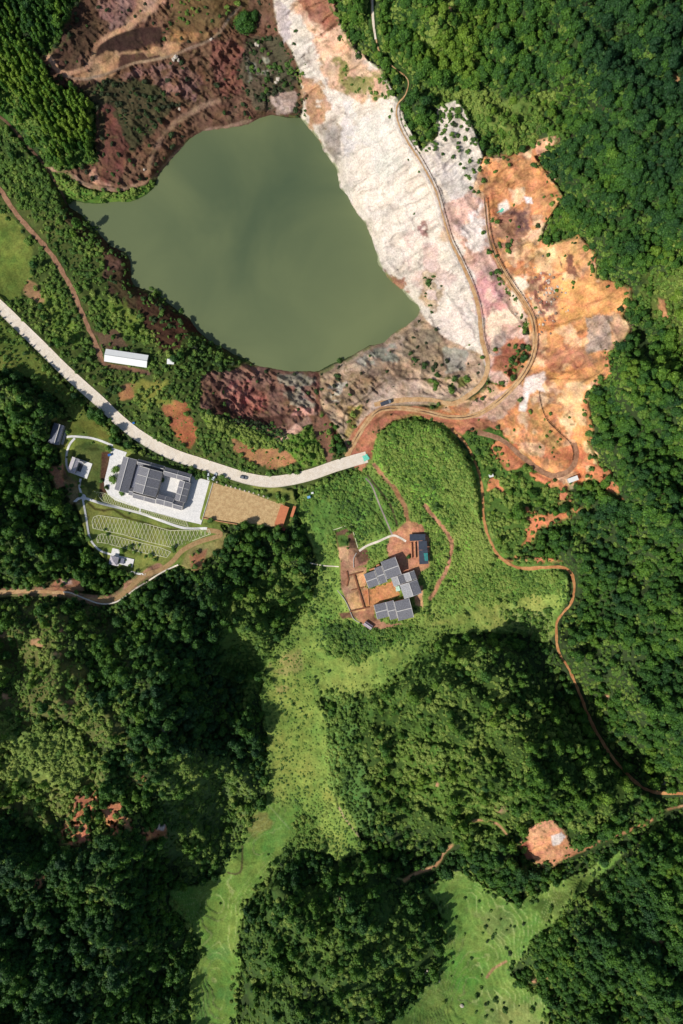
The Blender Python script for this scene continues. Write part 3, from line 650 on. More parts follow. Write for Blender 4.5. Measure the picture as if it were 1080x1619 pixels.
def ground_material():
    m, nt, b = mat('ground_earth_and_grass')
    at = N(nt, 'ShaderNodeAttribute', attribute_name='Col')
    ge = N(nt, 'ShaderNodeNewGeometry'); pos = ge.outputs['Position']
    n1 = ramp_(nt, noise_out(nt, .9, 5, .65, pos), .3, .7, .70, 1.28)
    n2 = ramp_(nt, noise_out(nt, .16, 4, .6, pos, .6), .3, .7, .84, 1.14)
    mul = N(nt, 'ShaderNodeMath', operation='MULTIPLY'); nt.links.new(n1, mul.inputs[0]); nt.links.new(n2, mul.inputs[1])
    hs = N(nt, 'ShaderNodeHueSaturation')
    nt.links.new(ramp_(nt, noise_out(nt, .22, 3, .5, pos), .3, .7, .485, .512), hs.inputs['Hue'])
    hs.inputs['Saturation'].default_value = .93
    nt.links.new(mul.outputs[0], hs.inputs['Value']); nt.links.new(at.outputs['Color'], hs.inputs['Color'])
    nt.links.new(hs.outputs[0], b.inputs['Base Color'])
    b.inputs['Roughness'].default_value = .95; b.inputs['Specular IOR Level'].default_value = .12
    bp = N(nt, 'ShaderNodeBump', i_Strength=.6, i_Distance=.6)
    nt.links.new(noise_out(nt, .8, 6, .7, pos), bp.inputs['Height']); nt.links.new(bp.outputs[0], b.inputs['Normal'])
    return m

def simple(name, col, rough=.8, var=.18, scale=1.0, bump=.0, metal=0.0, spec=.3, gen=False):
    m, nt, b = mat(name)
    c = hexc(col, .92) if isinstance(col, str) else col
    co = N(nt, 'ShaderNodeNewGeometry').outputs['Position'] if not gen else N(nt, 'ShaderNodeTexCoord').outputs['Object']
    f = ramp_(nt, noise_out(nt, scale, 5, .65, co), .3, .7, 1 - var, 1 + var)
    hs = N(nt, 'ShaderNodeHueSaturation'); nt.links.new(f, hs.inputs['Value']); hs.inputs['Color'].default_value = (*c, 1)
    nt.links.new(hs.outputs[0], b.inputs['Base Color'])
    b.inputs['Roughness'].default_value = rough; b.inputs['Metallic'].default_value = metal
    b.inputs['Specular IOR Level'].default_value = spec
    if bump:
        bp = N(nt, 'ShaderNodeBump', i_Strength=bump, i_Distance=.3)
        nt.links.new(noise_out(nt, scale * 2, 5, .7, co), bp.inputs['Height']); nt.links.new(bp.outputs[0], b.inputs['Normal'])
    return m

def two_tone(name, c1, c2, scale, rough=.9, lo=.42, hi=.58, bump=.4):
    m, nt, b = mat(name)
    co = N(nt, 'ShaderNodeNewGeometry').outputs['Position']
    f = ramp_(nt, noise_out(nt, scale, 6, .7, co), lo, hi, 0, 1)
    c = mix_rgb(nt, f, hexc(c1, .92), hexc(c2, .92))
    hs = N(nt, 'ShaderNodeHueSaturation'); nt.links.new(c, hs.inputs['Color'])
    nt.links.new(ramp_(nt, noise_out(nt, 1.6, 5, .7, co), .3, .7, .78, 1.2), hs.inputs['Value'])
    nt.links.new(hs.outputs[0], b.inputs['Base Color'])
    b.inputs['Roughness'].default_value = rough; b.inputs['Specular IOR Level'].default_value = .15
    bp = N(nt, 'ShaderNodeBump', i_Strength=bump, i_Distance=.3)
    nt.links.new(noise_out(nt, 1.5, 5, .7, co), bp.inputs['Height']); nt.links.new(bp.outputs[0], b.inputs['Normal'])
    return m

def tile_material(name, col, ax=0):
    """grey clay tiles: courses running down the slope, uneven weathering"""
    m, nt, b = mat(name)
    tc = N(nt, 'ShaderNodeTexCoord').outputs['Object']
    wv = N(nt, 'ShaderNodeTexWave', wave_type='BANDS', bands_direction='X' if ax == 0 else 'Y')
    wv.inputs['Scale'].default_value = 1.1; wv.inputs['Distortion'].default_value = .3
    nt.links.new(tc, wv.inputs['Vector'])
    ge = N(nt, 'ShaderNodeNewGeometry').outputs['Position']
    n1 = ramp_(nt, noise_out(nt, 2.0, 6, .8, ge), .32, .68, .50, 1.55)
    n2 = ramp_(nt, wv.outputs['Fac'], 0, 1, .72, 1.18)
    mu = N(nt, 'ShaderNodeMath', operation='MULTIPLY'); nt.links.new(n1, mu.inputs[0]); nt.links.new(n2, mu.inputs[1])
    hs = N(nt, 'ShaderNodeHueSaturation'); nt.links.new(mu.outputs[0], hs.inputs['Value']); hs.inputs['Color'].default_value = (*hexc(col), 1)
    nt.links.new(hs.outputs[0], b.inputs['Base Color'])
    b.inputs['Roughness'].default_value = .75; b.inputs['Specular IOR Level'].default_value = .3
    bp = N(nt, 'ShaderNodeBump', i_Strength=.5, i_Distance=.12); nt.links.new(wv.outputs['Fac'], bp.inputs['Height']); nt.links.new(bp.outputs[0], b.inputs['Normal'])
    return m

def leaf_material(name, stops, trans=.18):
    m, nt, b = mat(name)
    at = N(nt, 'ShaderNodeAttribute', attribute_name='tint', attribute_type='INSTANCER')
    lv = N(nt, 'ShaderNodeAttribute', attribute_name='leaf_age')
    ge = N(nt, 'ShaderNodeNewGeometry').outputs['Position']
    nz = ramp_(nt, noise_out(nt, .035, 3, .5, ge), .3, .7, -.16, .16)
    a1 = N(nt, 'ShaderNodeMath', operation='ADD'); nt.links.new(at.outputs['Fac'], a1.inputs[0]); nt.links.new(nz, a1.inputs[1])
    lr = ramp_(nt, lv.outputs['Fac'], 0, 1, -.10, .12)
    a2 = N(nt, 'ShaderNodeMath', operation='ADD'); nt.links.new(a1.outputs[0], a2.inputs[0]); nt.links.new(lr, a2.inputs[1])
    cr = N(nt, 'ShaderNodeValToRGB'); els = cr.color_ramp.elements
    els[0].position = stops[0][0]; els[0].color = (*stops[0][1], 1); els[1].position = stops[-1][0]; els[1].color = (*stops[-1][1], 1)
    for p, c in stops[1:-1]:
        e = els.new(p); e.color = (*c, 1)
    nt.links.new(a2.outputs[0], cr.inputs[0])
    hs = N(nt, 'ShaderNodeHueSaturation'); nt.links.new(cr.outputs[0], hs.inputs['Color'])
    nt.links.new(ramp_(nt, lv.outputs['Fac'], 0, 1, .75, 1.3), hs.inputs['Value'])
    nt.links.new(hs.outputs[0], b.inputs['Base Color'])
    b.inputs['Roughness'].default_value = .6; b.inputs['Specular IOR Level'].default_value = .25
    tr = N(nt, 'ShaderNodeBsdfTranslucent'); nt.links.new(hs.outputs[0], tr.inputs[0])
    mx = N(nt, 'ShaderNodeMixShader'); mx.inputs[0].default_value = trans
    nt.links.new(b.outputs[0], mx.inputs[1]); nt.links.new(tr.outputs[0], mx.inputs[2])
    nt.links.new(mx.outputs[0], nt.nodes['Material Output'].inputs[0])
    return m

M_ground = ground_material()
M_leaf = leaf_material('broadleaf_foliage', [(0.05, (.020, .066, .022)), (.35, (.040, .115, .022)), (.62, (.078, .185, .022)), (1.0, (.17, .28, .030))])
M_bush = leaf_material('scrub_foliage', [(0.02, (.045, .058, .028)), (.22, (.042, .090, .024)), (.4, (.078, .165, .032)), (.7, (.145, .26, .040)), (1.0, (.28, .37, .075))])
M_bamb = leaf_material('bamboo_foliage', [(0.1, (.022, .070, .018)), (.5, (.055, .150, .020)), (.8, (.120, .240, .022)), (1.0, (.19, .30, .03))])
M_trunk = simple('bark', (.085, .06, .04), .9, .3, 2)
M_conc = two_tone('pale_concrete', 'e6d8c4', 'efe3d2', .35, .85, bump=.1)
M_white = two_tone('white_paving', 'e8e6e2', 'f2efea', .5, .7, bump=.05)
M_dirt = two_tone('sandy_track', 'd2ae82', 'bf9468', .3)
M_dirt2 = two_tone('orange_track', 'd19a66', 'b97c50', .3)
M_dirt3 = two_tone('brown_track', '80684f', '6a5040', .4)
M_pink = two_tone('pinkish_track', 'ac8468', '8f6a52', .35)
M_plank = two_tone('sand_paving', 'b5966a', 'a5855c', .5)
M_tile = tile_material('grey_roof_tiles', '808086')
M_tile_sunlit = tile_material('sunlit_grey_roof_tiles', 'a3a3a5')  # lighter copy of the grey tiles: sunlight put into the slope colour
M_tile_d = tile_material('dark_slate_roof', '7a7d8c')
M_cap = simple('whitewashed_ridge', 'cfccc8', .7, .1)
M_wall = simple('grey_white_wall', 'bdb7ae', .8, .12)
M_brick = simple('raw_earth_wall', 'c98f6a', .9, .25, 1.5)
M_glass = simple('dark_window_glass', (.03, .035, .045), .1, .1, spec=.6)
M_wood = simple('dark_timber', '4a382c', .7, .2, 2)
M_stone = simple('boulder_stone', 'c8bdae', .9, .25, 1.5, .4)
M_rubble = simple('dark_rock', '8a7868', .9, .3, 1.0, .5)
M_greenline = simple('whitewashed_kerb', 'dcdcb4', .7, .12)
M_carwhite = simple('white_car_paint', 'd9e2e4', .3, .03, spec=.5)
M_cargrey = simple('grey_car_paint', '8e959c', .3, .05, metal=.3, spec=.5)
M_truck = simple('slate_truck_paint', '4a4f5a', .4, .08)
M_tyre = simple('tyre_rubber', (.02, .02, .02), .9, .1)
M_teal = simple('teal_netting', '74d8bc', .7, .15, 1.2, .3)
M_teal2 = simple('pale_green_netting', 'bfe6d2', .7, .12, 1.2, .3)
M_blue = simple('blue_plastic', '2f6cb8', .5, .1)
M_orange = simple('orange_sheet_roof', 'c67850', .6, .12, .6)
M_metalroof = simple('white_sheet_metal', 'eef0ee', .45, .04, .5, spec=.4)
M_dark = simple('dark_translucent_sheet', '3c4450', .35, .2, .6, spec=.5)
M_tealsheet = simple('blue_green_sheet', '3f8f8a', .4, .3, .6, spec=.5)
M_soil = simple('dug_red_soil', '8a5a40', .95, .3, 1.2, .4)

# ------------------------------------------------------------------ object helpers
def mesh_obj(name, verts, faces, m, parent=None, smooth=False, loc=None):
    me = bpy.data.meshes.new(name); me.from_pydata([tuple(map(float, v)) for v in verts], [], faces); me.update()
    if m: me.materials.append(m)
    if smooth: me.polygons.foreach_set('use_smooth', [True] * len(me.polygons))
    o = bpy.data.objects.new(name, me); C.objects.link(o)
    if parent: o.parent = parent
    if loc is not None: o.location = loc
    return o

def tag(o, label=None, cat=None, group=None, kind=None):
    if label: o['label'] = label
    if cat: o['category'] = cat
    if group: o['group'] = group
    if kind: o['kind'] = kind
    return o

def empty(name, loc, rz=0.0, label=None, cat=None, group=None, sc=1.0):
    o = bpy.data.objects.new(name, None); C.objects.link(o)
    o.location = tuple(float(x) for x in loc); o.rotation_euler = (0, 0, rz); o.scale = (sc, sc, sc); o.empty_display_size = .5
    return tag(o, label, cat, group)

class MB:
    def __init__(s): s.v = []; s.f = []
    def add(s, vs, fs):
        n = len(s.v); s.v += [tuple(map(float, v)) for v in vs]; s.f += [tuple(i + n for i in f) for f in fs]; return s
    def box(s, x0, x1, y0, y1, z0, z1):
        return s.add([(x0,y0,z0),(x1,y0,z0),(x1,y1,z0),(x0,y1,z0),(x0,y0,z1),(x1,y0,z1),(x1,y1,z1),(x0,y1,z1)],
                     [(0,3,2,1),(4,5,6,7),(0,1,5,4),(1,2,6,5),(2,3,7,6),(3,0,4,7)])
    def prism(s, poly, z0, z1):
        n = len(poly)
        vs = [(x, y, z0) for x, y in poly] + [(x, y, z1) for x, y in poly]
        a = sum(poly[i][0] * poly[(i + 1) % n][1] - poly[(i + 1) % n][0] * poly[i][1] for i in range(n))
        top = tuple(range(n, 2 * n)); bot = tuple(range(n - 1, -1, -1))
        sides = [(i, (i + 1) % n, n + (i + 1) % n, n + i) for i in range(n)]
        if a < 0: top = top[::-1]; bot = bot[::-1]; sides = [f[::-1] for f in sides]
        return s.add(vs, [top, bot] + sides)
    def bar(s, p, q, w, h):
        """a bar of width w, height h between two points (x, y, z of its underside)"""
        p = Vector(p); q = Vector(q); d = (q - p); d.z = 0
        if d.length < 1e-6: return s
        d.normalize(); n = Vector((-d.y, d.x, 0)) * w / 2; up = Vector((0, 0, h))
        vs = [p - n, p + n, q + n, q - n]; vs += [x + up for x in vs]
        return s.add(vs, [(0,1,2,3),(7,6,5,4),(0,4,5,1),(1,5,6,2),(2,6,7,3),(3,7,4,0)])
    def cyl(s, c, r0, r1, z0, z1, n=10, c1=None):
        c1 = c1 or c
        vs = [(c[0] + r0 * math.cos(2 * math.pi * i / n), c[1] + r0 * math.sin(2 * math.pi * i / n), z0) for i in range(n)]
        vs += [(c1[0] + r1 * math.cos(2 * math.pi * i / n), c1[1] + r1 * math.sin(2 * math.pi * i / n), z1) for i in range(n)]
        return s.add(vs, [tuple(range(n - 1, -1, -1)), tuple(range(n, 2 * n))] + [(i, (i + 1) % n, n + (i + 1) % n, n + i) for i in range(n)])
    def build(s, name, m, parent=None, smooth=False): return mesh_obj(name, s.v, s.f, m, parent, smooth)

# ------------------------------------------------------------------ ground sheet and lake
X, Y, Z = Pw(U, V, H)
verts = np.stack([X, Y, Z], -1).reshape(-1, 3)
idx = np.arange(NU * NV).reshape(NV, NU)
quads = np.stack([idx[:-1, :-1], idx[1:, :-1], idx[1:, 1:], idx[:-1, 1:]], -1).reshape(-1, 4)
me = bpy.data.meshes.new('ground')
me.vertices.add(len(verts)); me.vertices.foreach_set('co', verts.astype(np.float32).ravel())
me.loops.add(quads.size); me.loops.foreach_set('vertex_index', quads.astype(np.int32).ravel())
me.polygons.add(len(quads)); me.polygons.foreach_set('loop_start', np.arange(0, quads.size, 4, dtype=np.int32))
me.polygons.foreach_set('use_smooth', np.ones(len(quads), bool))
me.update(calc_edges=True)
ca = me.color_attributes.new('Col', 'FLOAT_COLOR', 'POINT')
ca.data.foreach_set('color', np.concatenate([COL.reshape(-1, 3), np.ones((NU * NV, 1))], 1).astype(np.float32).ravel())
me.materials.append(M_ground)
g = bpy.data.objects.new('ground', me); C.objects.link(g); tag(g, kind='structure')

lake_pts = []
ctr = np.array([380, 390])
big = [(90,300),(190,260),(240,215),(300,180),(400,160),(500,165),(560,270),(640,420),(690,480),(680,530),(620,570),(540,610),(400,605),(320,560),(190,470),(150,400),(95,335)]
xs, ys, _ = Pw([p[0] for p in big], [p[1] for p in big], WATER_Z)
mw, nt, b = mat('lake_water')
ge = N(nt, 'ShaderNodeNewGeometry').outputs['Position']
dd = N(nt, 'ShaderNodeVectorMath', operation='DISTANCE'); nt.links.new(ge, dd.inputs[0]); dd.inputs[1].default_value = (-40, 200, WATER_Z)   # dark centre: overhead reflection and shadow painted into the water colour
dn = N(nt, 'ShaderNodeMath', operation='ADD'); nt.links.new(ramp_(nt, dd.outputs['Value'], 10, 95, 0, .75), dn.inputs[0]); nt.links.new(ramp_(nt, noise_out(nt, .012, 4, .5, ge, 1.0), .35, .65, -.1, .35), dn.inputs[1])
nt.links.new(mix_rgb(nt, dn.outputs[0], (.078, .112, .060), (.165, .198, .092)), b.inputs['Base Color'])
b.inputs['Roughness'].default_value = .12; b.inputs['IOR'].default_value = 1.33
bp = N(nt, 'ShaderNodeBump', i_Strength=.06, i_Distance=.2); nt.links.new(noise_out(nt, .8, 3, .6, ge), bp.inputs['Height']); nt.links.new(bp.outputs[0], b.inputs['Normal'])
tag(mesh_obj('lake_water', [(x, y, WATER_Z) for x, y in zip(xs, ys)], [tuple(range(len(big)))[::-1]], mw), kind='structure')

# ------------------------------------------------------------------ roads and paths laid on the ground
def ribbon(name, pts, width, m, lift=.12, seg=6, ragged=0.0, kerb=None, wfun=None, parent=None, kind='structure', z_of=None):
    P_ = smooth_line(pts, 2.2)
    T = np.gradient(P_, axis=0); T /= np.linalg.norm(T, axis=1)[:, None] + 1e-9
    Nn = np.stack([-T[:, 1], T[:, 0]], -1)
    vs = []; fs = []
    rr = np.random.default_rng(len(pts) * 7 + int(width * 10))
    e1 = np.convolve(rr.normal(0, 1, len(P_) + 8), np.ones(4) / 4, 'same')[4:-4] * ragged
    slow = np.interp(np.arange(len(P_)), np.arange(0, len(P_) + 12, 12), rr.normal(0, 1, len(np.arange(0, len(P_) + 12, 12)))) * ragged * .8
    e2 = np.convolve(rr.normal(0, 1, len(P_) + 8), np.ones(4) / 4, 'same')[4:-4] * ragged + slow
    for i, (p, n) in enumerate(zip(P_, Nn)):
        w = width if wfun is None else width * wfun(i / len(P_))
        for k in range(seg + 1):
            t = k / seg
            o = -w / 2 - e1[i] + t * (w + e1[i] + e2[i])
            q = p + n * o
            z = gz(q[0], q[1]) + lift
            vs.append([float(c) for c in Pw(q[0], q[1], z)])
        if i:
            a = (i - 1) * (seg + 1); b_ = i * (seg + 1)
            for k in range(seg): fs.append((a + k, b_ + k, b_ + k + 1, a + k + 1))
    a0, b0, c0 = Vector(vs[fs[0][0]]), Vector(vs[fs[0][1]]), Vector(vs[fs[0][2]])
    if (b0 - a0).cross(c0 - a0).z < 0: fs = [f[::-1] for f in fs]
    o = mesh_obj(name, vs, fs, m, parent, True)
    if kind: tag(o, kind=kind)
    return o, P_, Nn

def edge_wall(name, P_, Nn, off, m, w=.3, h=.3, sink=.5, parent=None, base_lift=0.0):
    """a low kerb or wall following a line at a pixel offset"""
    mb = MB(); Q = P_ + Nn * off
    n = len(Q); T = np.gradient(Q, axis=0); T /= np.linalg.norm(T, axis=1)[:, None] + 1e-9
    vs = []; fs = []
    for i in range(n):
        nx, ny = -T[i][1], T[i][0]; hw = w / 2 / S
        z = gz(*Q[i]) + base_lift
        for s_, zz in ((-1, z - sink), (-1, z + h), (1, z + h), (1, z - sink)):
            vs.append([float(c) for c in Pw(Q[i][0] + s_ * nx * hw, Q[i][1] + s_ * ny * hw, zz)])
        if i:
            a = (i - 1) * 4; b_ = i * 4
            for k in range(4): fs.append((a + k, a + (k + 1) % 4, b_ + (k + 1) % 4, b_ + k))
    fs.append((0, 3, 2, 1)); fs.append(tuple(4 * (n - 1) + k for k in range(4)))
    return mesh_obj(name, vs, fs, m, parent)

road, RP, RN = ribbon('concrete_road', ROAD, 17, M_conc, .16, 8)
tag(edge_wall('road_kerb', RP, RN, 8.7, M_conc, .25, .30), kind='structure')
tag(edge_wall('road_kerb', RP, RN, -8.7, M_conc, .25, .30), kind='structure')
ribbon('dirt_track', TR_LOW, 7.5, M_dirt, .16, 5, .5, wfun=lambda t: 1 - .75 * sstep(.72, .97, t))
ribbon('track_grass_strip', TR_LOW[1:20], 1.3, M_dirt3, .2, 2, .6, wfun=lambda t: .8 + .6 * math.sin(t * 60))
_, UPP, UPN = ribbon('dirt_track', TR_UP, 5.5, M_dirt, .22, 5, .5, wfun=lambda t: 1.25 - .85 * sstep(.25, .6, t))
_, SIP, SIN_ = ribbon('dirt_track', TR_SIDE, 4.2, M_dirt2, .12, 4, .7)
ribbon('dirt_track', TR_LOOP, 8, M_pink, .1, 4, .8)
ribbon('dirt_track', TR_PINK, 7, M_pink, .12, 4, .8)
ribbon('footpath', TR_FOOT, 4, M_dirt3, .12, 3, .3)
ribbon('garden_track', TR_GARD, 7.5, M_plank, .14, 4, .1)
ribbon('dirt_track', TR_WEST, 5.5, M_dirt, .12, 4, .6)
ribbon('footpath', [(620,845),(612,826),(600,798),(588,768),(578,756)], 2.4, simple('grey_path', '9a8f84', .9), .12, 2)
ribbon('footpath', [(568,871),(580,863),(598,856),(620,847),(632,850),(642,856)], 3.4, M_conc, .14, 3, .1)
ribbon('footpath', [(490,890),(510,894),(536,896)], 1.6, M_conc, .12, 2, .1)
ribbon('hill_path', [(588,-20),(590,30),(594,62)], 3.2, M_conc, .3, 2, .3)

def slab(name, poly, m, z, parent=None, th=.3):
    mb = MB(); xs, ys, _ = Pw([p[0] for p in poly], [p[1] for p in poly], z)
    mb.prism(list(zip(xs, ys)), z - th, z)
    return mb.build(name, m, parent)
tag(slab('courtyard_paving', [(176.7,707.8),(200.7,715.2),(197,724),(312,755),(336,761.5),(317.4,829),(297,824.4),(240,809),(205,799),(182.2,791.1),(171,782),(165,770),(164.6,761.5),(171.1,735.6)], M_white, .98), kind='structure')
tag(slab('gravel_yard', YARD, two_tone('yellow_gravel', 'd2b484', 'bd9c70', .5, bump=.3), 1.72), kind='structure')
GP = [[(105.4,690.9),(115.6,690),(139.6,691.9),(158,696.5),(178.5,704.8)], [(118.3,692.7),(110,703),(105.4,717.8),(105.4,736.3),(110.5,746.6)], [(127.6,756.7),(125.7,769.6),(130.4,786.3)],
      [(117,794),(130.1,787),(162.6,796.6),(220.4,811),(254,823),(292.6,835),(327.5,835.5)], [(130.3,786),(136,817),(139.7,841),(144.5,855.6),(157.8,870),(177,877.2)], [(207,904),(218,907),(230,908)],
      [(222,802),(220.4,811)], [(176,775),(174,760)]]
for i, p in enumerate(GP[:-1]): ribbon('garden_path', p, 3.4 if i < 3 else 3.9 if i == 3 else 3, M_white, .14, 3)
mb = MB(); x, y, z = Pw(130.3, 786.5, gz(130, 786) + .16); mb.cyl((float(x), float(y)), 2.3, 2.3, float(z) - .2, float(z) + .03, 16); tag(mb.build('garden_path', M_white), kind='structure')

# ------------------------------------------------------------------ vegetation models
def crown_mesh(name, seed, Rr, Ht, base, nl, nleaf, ls, m, flat=.8, top=0.0, up=.25):
    """crown of leaf-clump faces spread over irregular lobes, with a rough inner mass"""
    r = np.random.default_rng(seed)
    cs = []; rs = []
    for i in range(nl):
        a = r.uniform(0, 2 * math.pi); t = r.random()
        zc = base + (Ht - base) * (.25 + .6 * t)
        rad = Rr * (.62 if i else 0) * math.sqrt(1 - (t * .8) ** 2) * r.uniform(.6, 1.0) * (1 - top * t) * r.uniform(.8, 1.15)
        cs.append((rad * math.cos(a), rad * math.sin(a), zc)); rs.append(Rr * r.uniform(.34, .55) * (1 - .35 * top * t))
    cs[0] = (0, 0, base + (Ht - base) * .78)
    cs = np.array(cs); rs = np.array(rs)
    li = r.choice(nl, nleaf, p=(rs ** 2) / (rs ** 2).sum())
    d = r.normal(size=(nleaf, 3)); d[:, 2] = np.abs(d[:, 2]) * 1.0 - .35; d /= np.linalg.norm(d, axis=1)[:, None]
    pos = cs[li] + d * rs[li][:, None] * r.uniform(.78, 1.25, nleaf)[:, None] * np.array([1, 1, flat])
    nn = d + r.normal(size=(nleaf, 3)) * .45 + np.array([0, 0, up]); nn /= np.linalg.norm(nn, axis=1)[:, None]
    t1 = np.cross(nn, r.normal(size=(nleaf, 3))); t1 /= np.linalg.norm(t1, axis=1)[:, None]; t2 = np.cross(nn, t1)
    s1 = ls * r.uniform(.6, 1.4, nleaf)[:, None]; s2 = s1 * r.uniform(.5, 1, nleaf)[:, None]
    q = np.stack([pos - t1 * s1 - t2 * s2 * .4, pos + t1 * s1 * .3 - t2 * s2, pos + t1 * s1 + t2 * s2 * .4, pos - t1 * s1 * .3 + t2 * s2], 1).reshape(-1, 3)
    age = np.repeat(r.random(nleaf), 4)
    vs = [q]; fs = [tuple(range(4 * i, 4 * i + 4)) for i in range(nleaf)]; ag = [age]; n0 = len(q)
    # inner mass: low ellipsoids
    for c, rr_ in zip(cs, rs):
        ring = []
        for j, zz in enumerate((-.6, 0, .6)):
            rad = math.sqrt(1 - zz * zz) * rr_ * .78
            for k in range(7):
                a = 2 * math.pi * k / 7 + j * .4
                ring.append((c[0] + rad * math.cos(a), c[1] + rad * math.sin(a), c[2] + zz * rr_ * flat))
        ring.append((c[0], c[1], c[2] + rr_ * .85 * flat)); ring.append((c[0], c[1], c[2] - rr_ * .8 * flat))
        vs.append(np.array(ring)); ag.append(np.full(len(ring), .25))
        for j in range(2):
            for k in range(7): fs.append((n0 + j * 7 + k, n0 + j * 7 + (k + 1) % 7, n0 + (j + 1) * 7 + (k + 1) % 7, n0 + (j + 1) * 7 + k))
        for k in range(7): fs.append((n0 + 14 + k, n0 + 14 + (k + 1) % 7, n0 + 21)); fs.append((n0 + (k + 1) % 7, n0 + k, n0 + 22))
        n0 += len(ring)
    vs = np.concatenate(vs); ag = np.concatenate(ag)
    me = bpy.data.meshes.new(name); me.from_pydata(vs.tolist(), [], fs); me.update()
    at = me.attributes.new('leaf_age', 'FLOAT', 'POINT'); at.data.foreach_set('value', ag.astype(np.float32))
    me.materials.append(m)
    return me

def trunk_mesh(name, Ht, r0, seed=0, limbs=4):
    mb = MB(); r = random.Random(seed)
    mb.cyl((0, 0), r0, r0 * .6, -1.2, Ht * .55, 7, (r.uniform(-.2, .2), r.uniform(-.2, .2)))
    for i in range(limbs):
        a = i * 2.4 + r.random(); L = Ht * .28
        mb.cyl((0, 0), r0 * .5, r0 * .2, Ht * (.38 + .05 * i), Ht * (.66 + .05 * i), 5, (L * math.cos(a), L * math.sin(a)))
    me = bpy.data.meshes.new(name); me.from_pydata(mb.v, [], mb.f); me.materials.append(M_trunk); return me

TREE_M = [crown_mesh('broadleaf_crown', 100 + i, 3.0, 7.5 + (i % 3), 1.6, 10 + i % 5, 640, .30, M_leaf, .85, .3) for i in range(10)]
TRUNK = trunk_mesh('trunk', 7, .2, 3)
BUSH_M = [crown_mesh('shrub_crown', 300 + i, 1.5, 1.7, .0, 6, 230, .20, M_bush, .65, up=.6) for i in range(6)]
TUFT_M = [crown_mesh('herb_clump', 400 + i, 1.1, .55, -.2, 5, 90, .2, M_bush, .3, up=1.4) for i in range(5)]
BAMB_M = [crown_mesh('bamboo_plumes', 500 + i, 1.9, 11.5, .6, 12, 560, .27, M_bamb, 1.5, .75) for i in range(5)]
STREET_M = [crown_mesh('street_tree_crown', 600 + i, 1.25, 3.6, 1.3, 5, 240, .15, M_bush, .9) for i in range(3)]
BIGTREE_M = [crown_mesh('spreading_crown', 700 + i, 7.0, 9.5, 1.0, 20, 2400, .36, M_leaf, .8) for i in range(2)]

def scatter(spacing, dens, seed, jit=.42, u0=-150, u1=1230, v0=-150, v1=1770):
    r = np.random.default_rng(seed)
    gu, gv = np.meshgrid(np.arange(u0, u1, spacing), np.arange(v0, v1, spacing))
    gu = gu + (np.arange(gu.shape[0]) % 2)[:, None] * spacing * .5
    gu = gu + r.uniform(-jit, jit, gu.shape) * spacing; gv = gv + r.uniform(-jit, jit, gv.shape) * spacing
    gu = gu.ravel(); gv = gv.ravel()
    keep = r.random(len(gu)) < sample(dens, gu, gv)
    return gu[keep], gv[keep], r

ALLSRC = []
def points_object(name, u, v, scl, tint, nvar, srcs, r, label, cat, tilt=.08, trunks=None, zs=None):
    z = sample(H, u, v)
    x, y, z = Pw(u, v, z)
    me = bpy.data.meshes.new(name); n = len(x)
    me.vertices.add(n); me.vertices.foreach_set('co', np.stack([x, y, z], -1).astype(np.float32).ravel())
    def fa(nm, typ, data, key='value'):
        a = me.attributes.new(nm, typ, 'POINT'); a.data.foreach_set(key, np.ascontiguousarray(data).ravel())
    fa('idx', 'INT', r.integers(0, nvar, n).astype(np.int32))
    rot = np.stack([r.normal(0, tilt, n), r.normal(0, tilt, n), r.uniform(0, 6.28, n)], -1).astype(np.float32)
    fa('rot', 'FLOAT_VECTOR', rot, 'vector')
    zs = scl * r.uniform(.85, 1.2, n) if zs is None else zs
    fa('scl', 'FLOAT_VECTOR', np.stack([scl, scl, zs], -1).astype(np.float32), 'vector')
    fa('tint', 'FLOAT', tint.astype(np.float32))
    o = bpy.data.objects.new(name, me); C.objects.link(o)
    ng = bpy.data.node_groups.new(name + '_nodes', 'GeometryNodeTree')
    ng.interface.new_socket('Geometry', in_out='INPUT', socket_type='NodeSocketGeometry')
    ng.interface.new_socket('Geometry', in_out='OUTPUT', socket_type='NodeSocketGeometry')
    gi = ng.nodes.new('NodeGroupInput'); go = ng.nodes.new('NodeGroupOutput')
    def attr(nm, typ):
        a = ng.nodes.new('GeometryNodeInputNamedAttribute'); a.data_type = typ; a.inputs[0].default_value = nm
        return next(s_ for s_ in a.outputs if s_.enabled and s_.name == 'Attribute')
    def inst(objs, use_idx):
        jn = ng.nodes.new('GeometryNodeJoinGeometry')
        for ob in objs:
            oi = ng.nodes.new('GeometryNodeObjectInfo'); oi.inputs['Object'].default_value = ob
            oi.inputs['As Instance'].default_value = True; oi.transform_space = 'ORIGINAL'
            ng.links.new(oi.outputs['Geometry'], jn.inputs[0])
        ip = ng.nodes.new('GeometryNodeInstanceOnPoints')
        ng.links.new(gi.outputs[0], ip.inputs['Points']); ng.links.new(jn.outputs[0], ip.inputs['Instance'])
        ip.inputs['Pick Instance'].default_value = True
        if use_idx: ng.links.new(attr('idx', 'INT'), ip.inputs['Instance Index'])
        er = ng.nodes.new('FunctionNodeEulerToRotation'); ng.links.new(attr('rot', 'FLOAT_VECTOR'), er.inputs[0])
        ng.links.new(er.outputs[0], ip.inputs['Rotation']); ng.links.new(attr('scl', 'FLOAT_VECTOR'), ip.inputs['Scale'])
        return ip.outputs[0]
    outs = [inst(srcs, True)] + ([inst([trunks], False)] if trunks else [])
    jo = ng.nodes.new('GeometryNodeJoinGeometry')
    for o_ in outs: ng.links.new(o_, jo.inputs[0])
    ng.links.new(jo.outputs[0], go.inputs[0])
    md = o.modifiers.new('plants', 'NODES'); md.node_group = ng
    return tag(o, label, cat, kind='stuff')

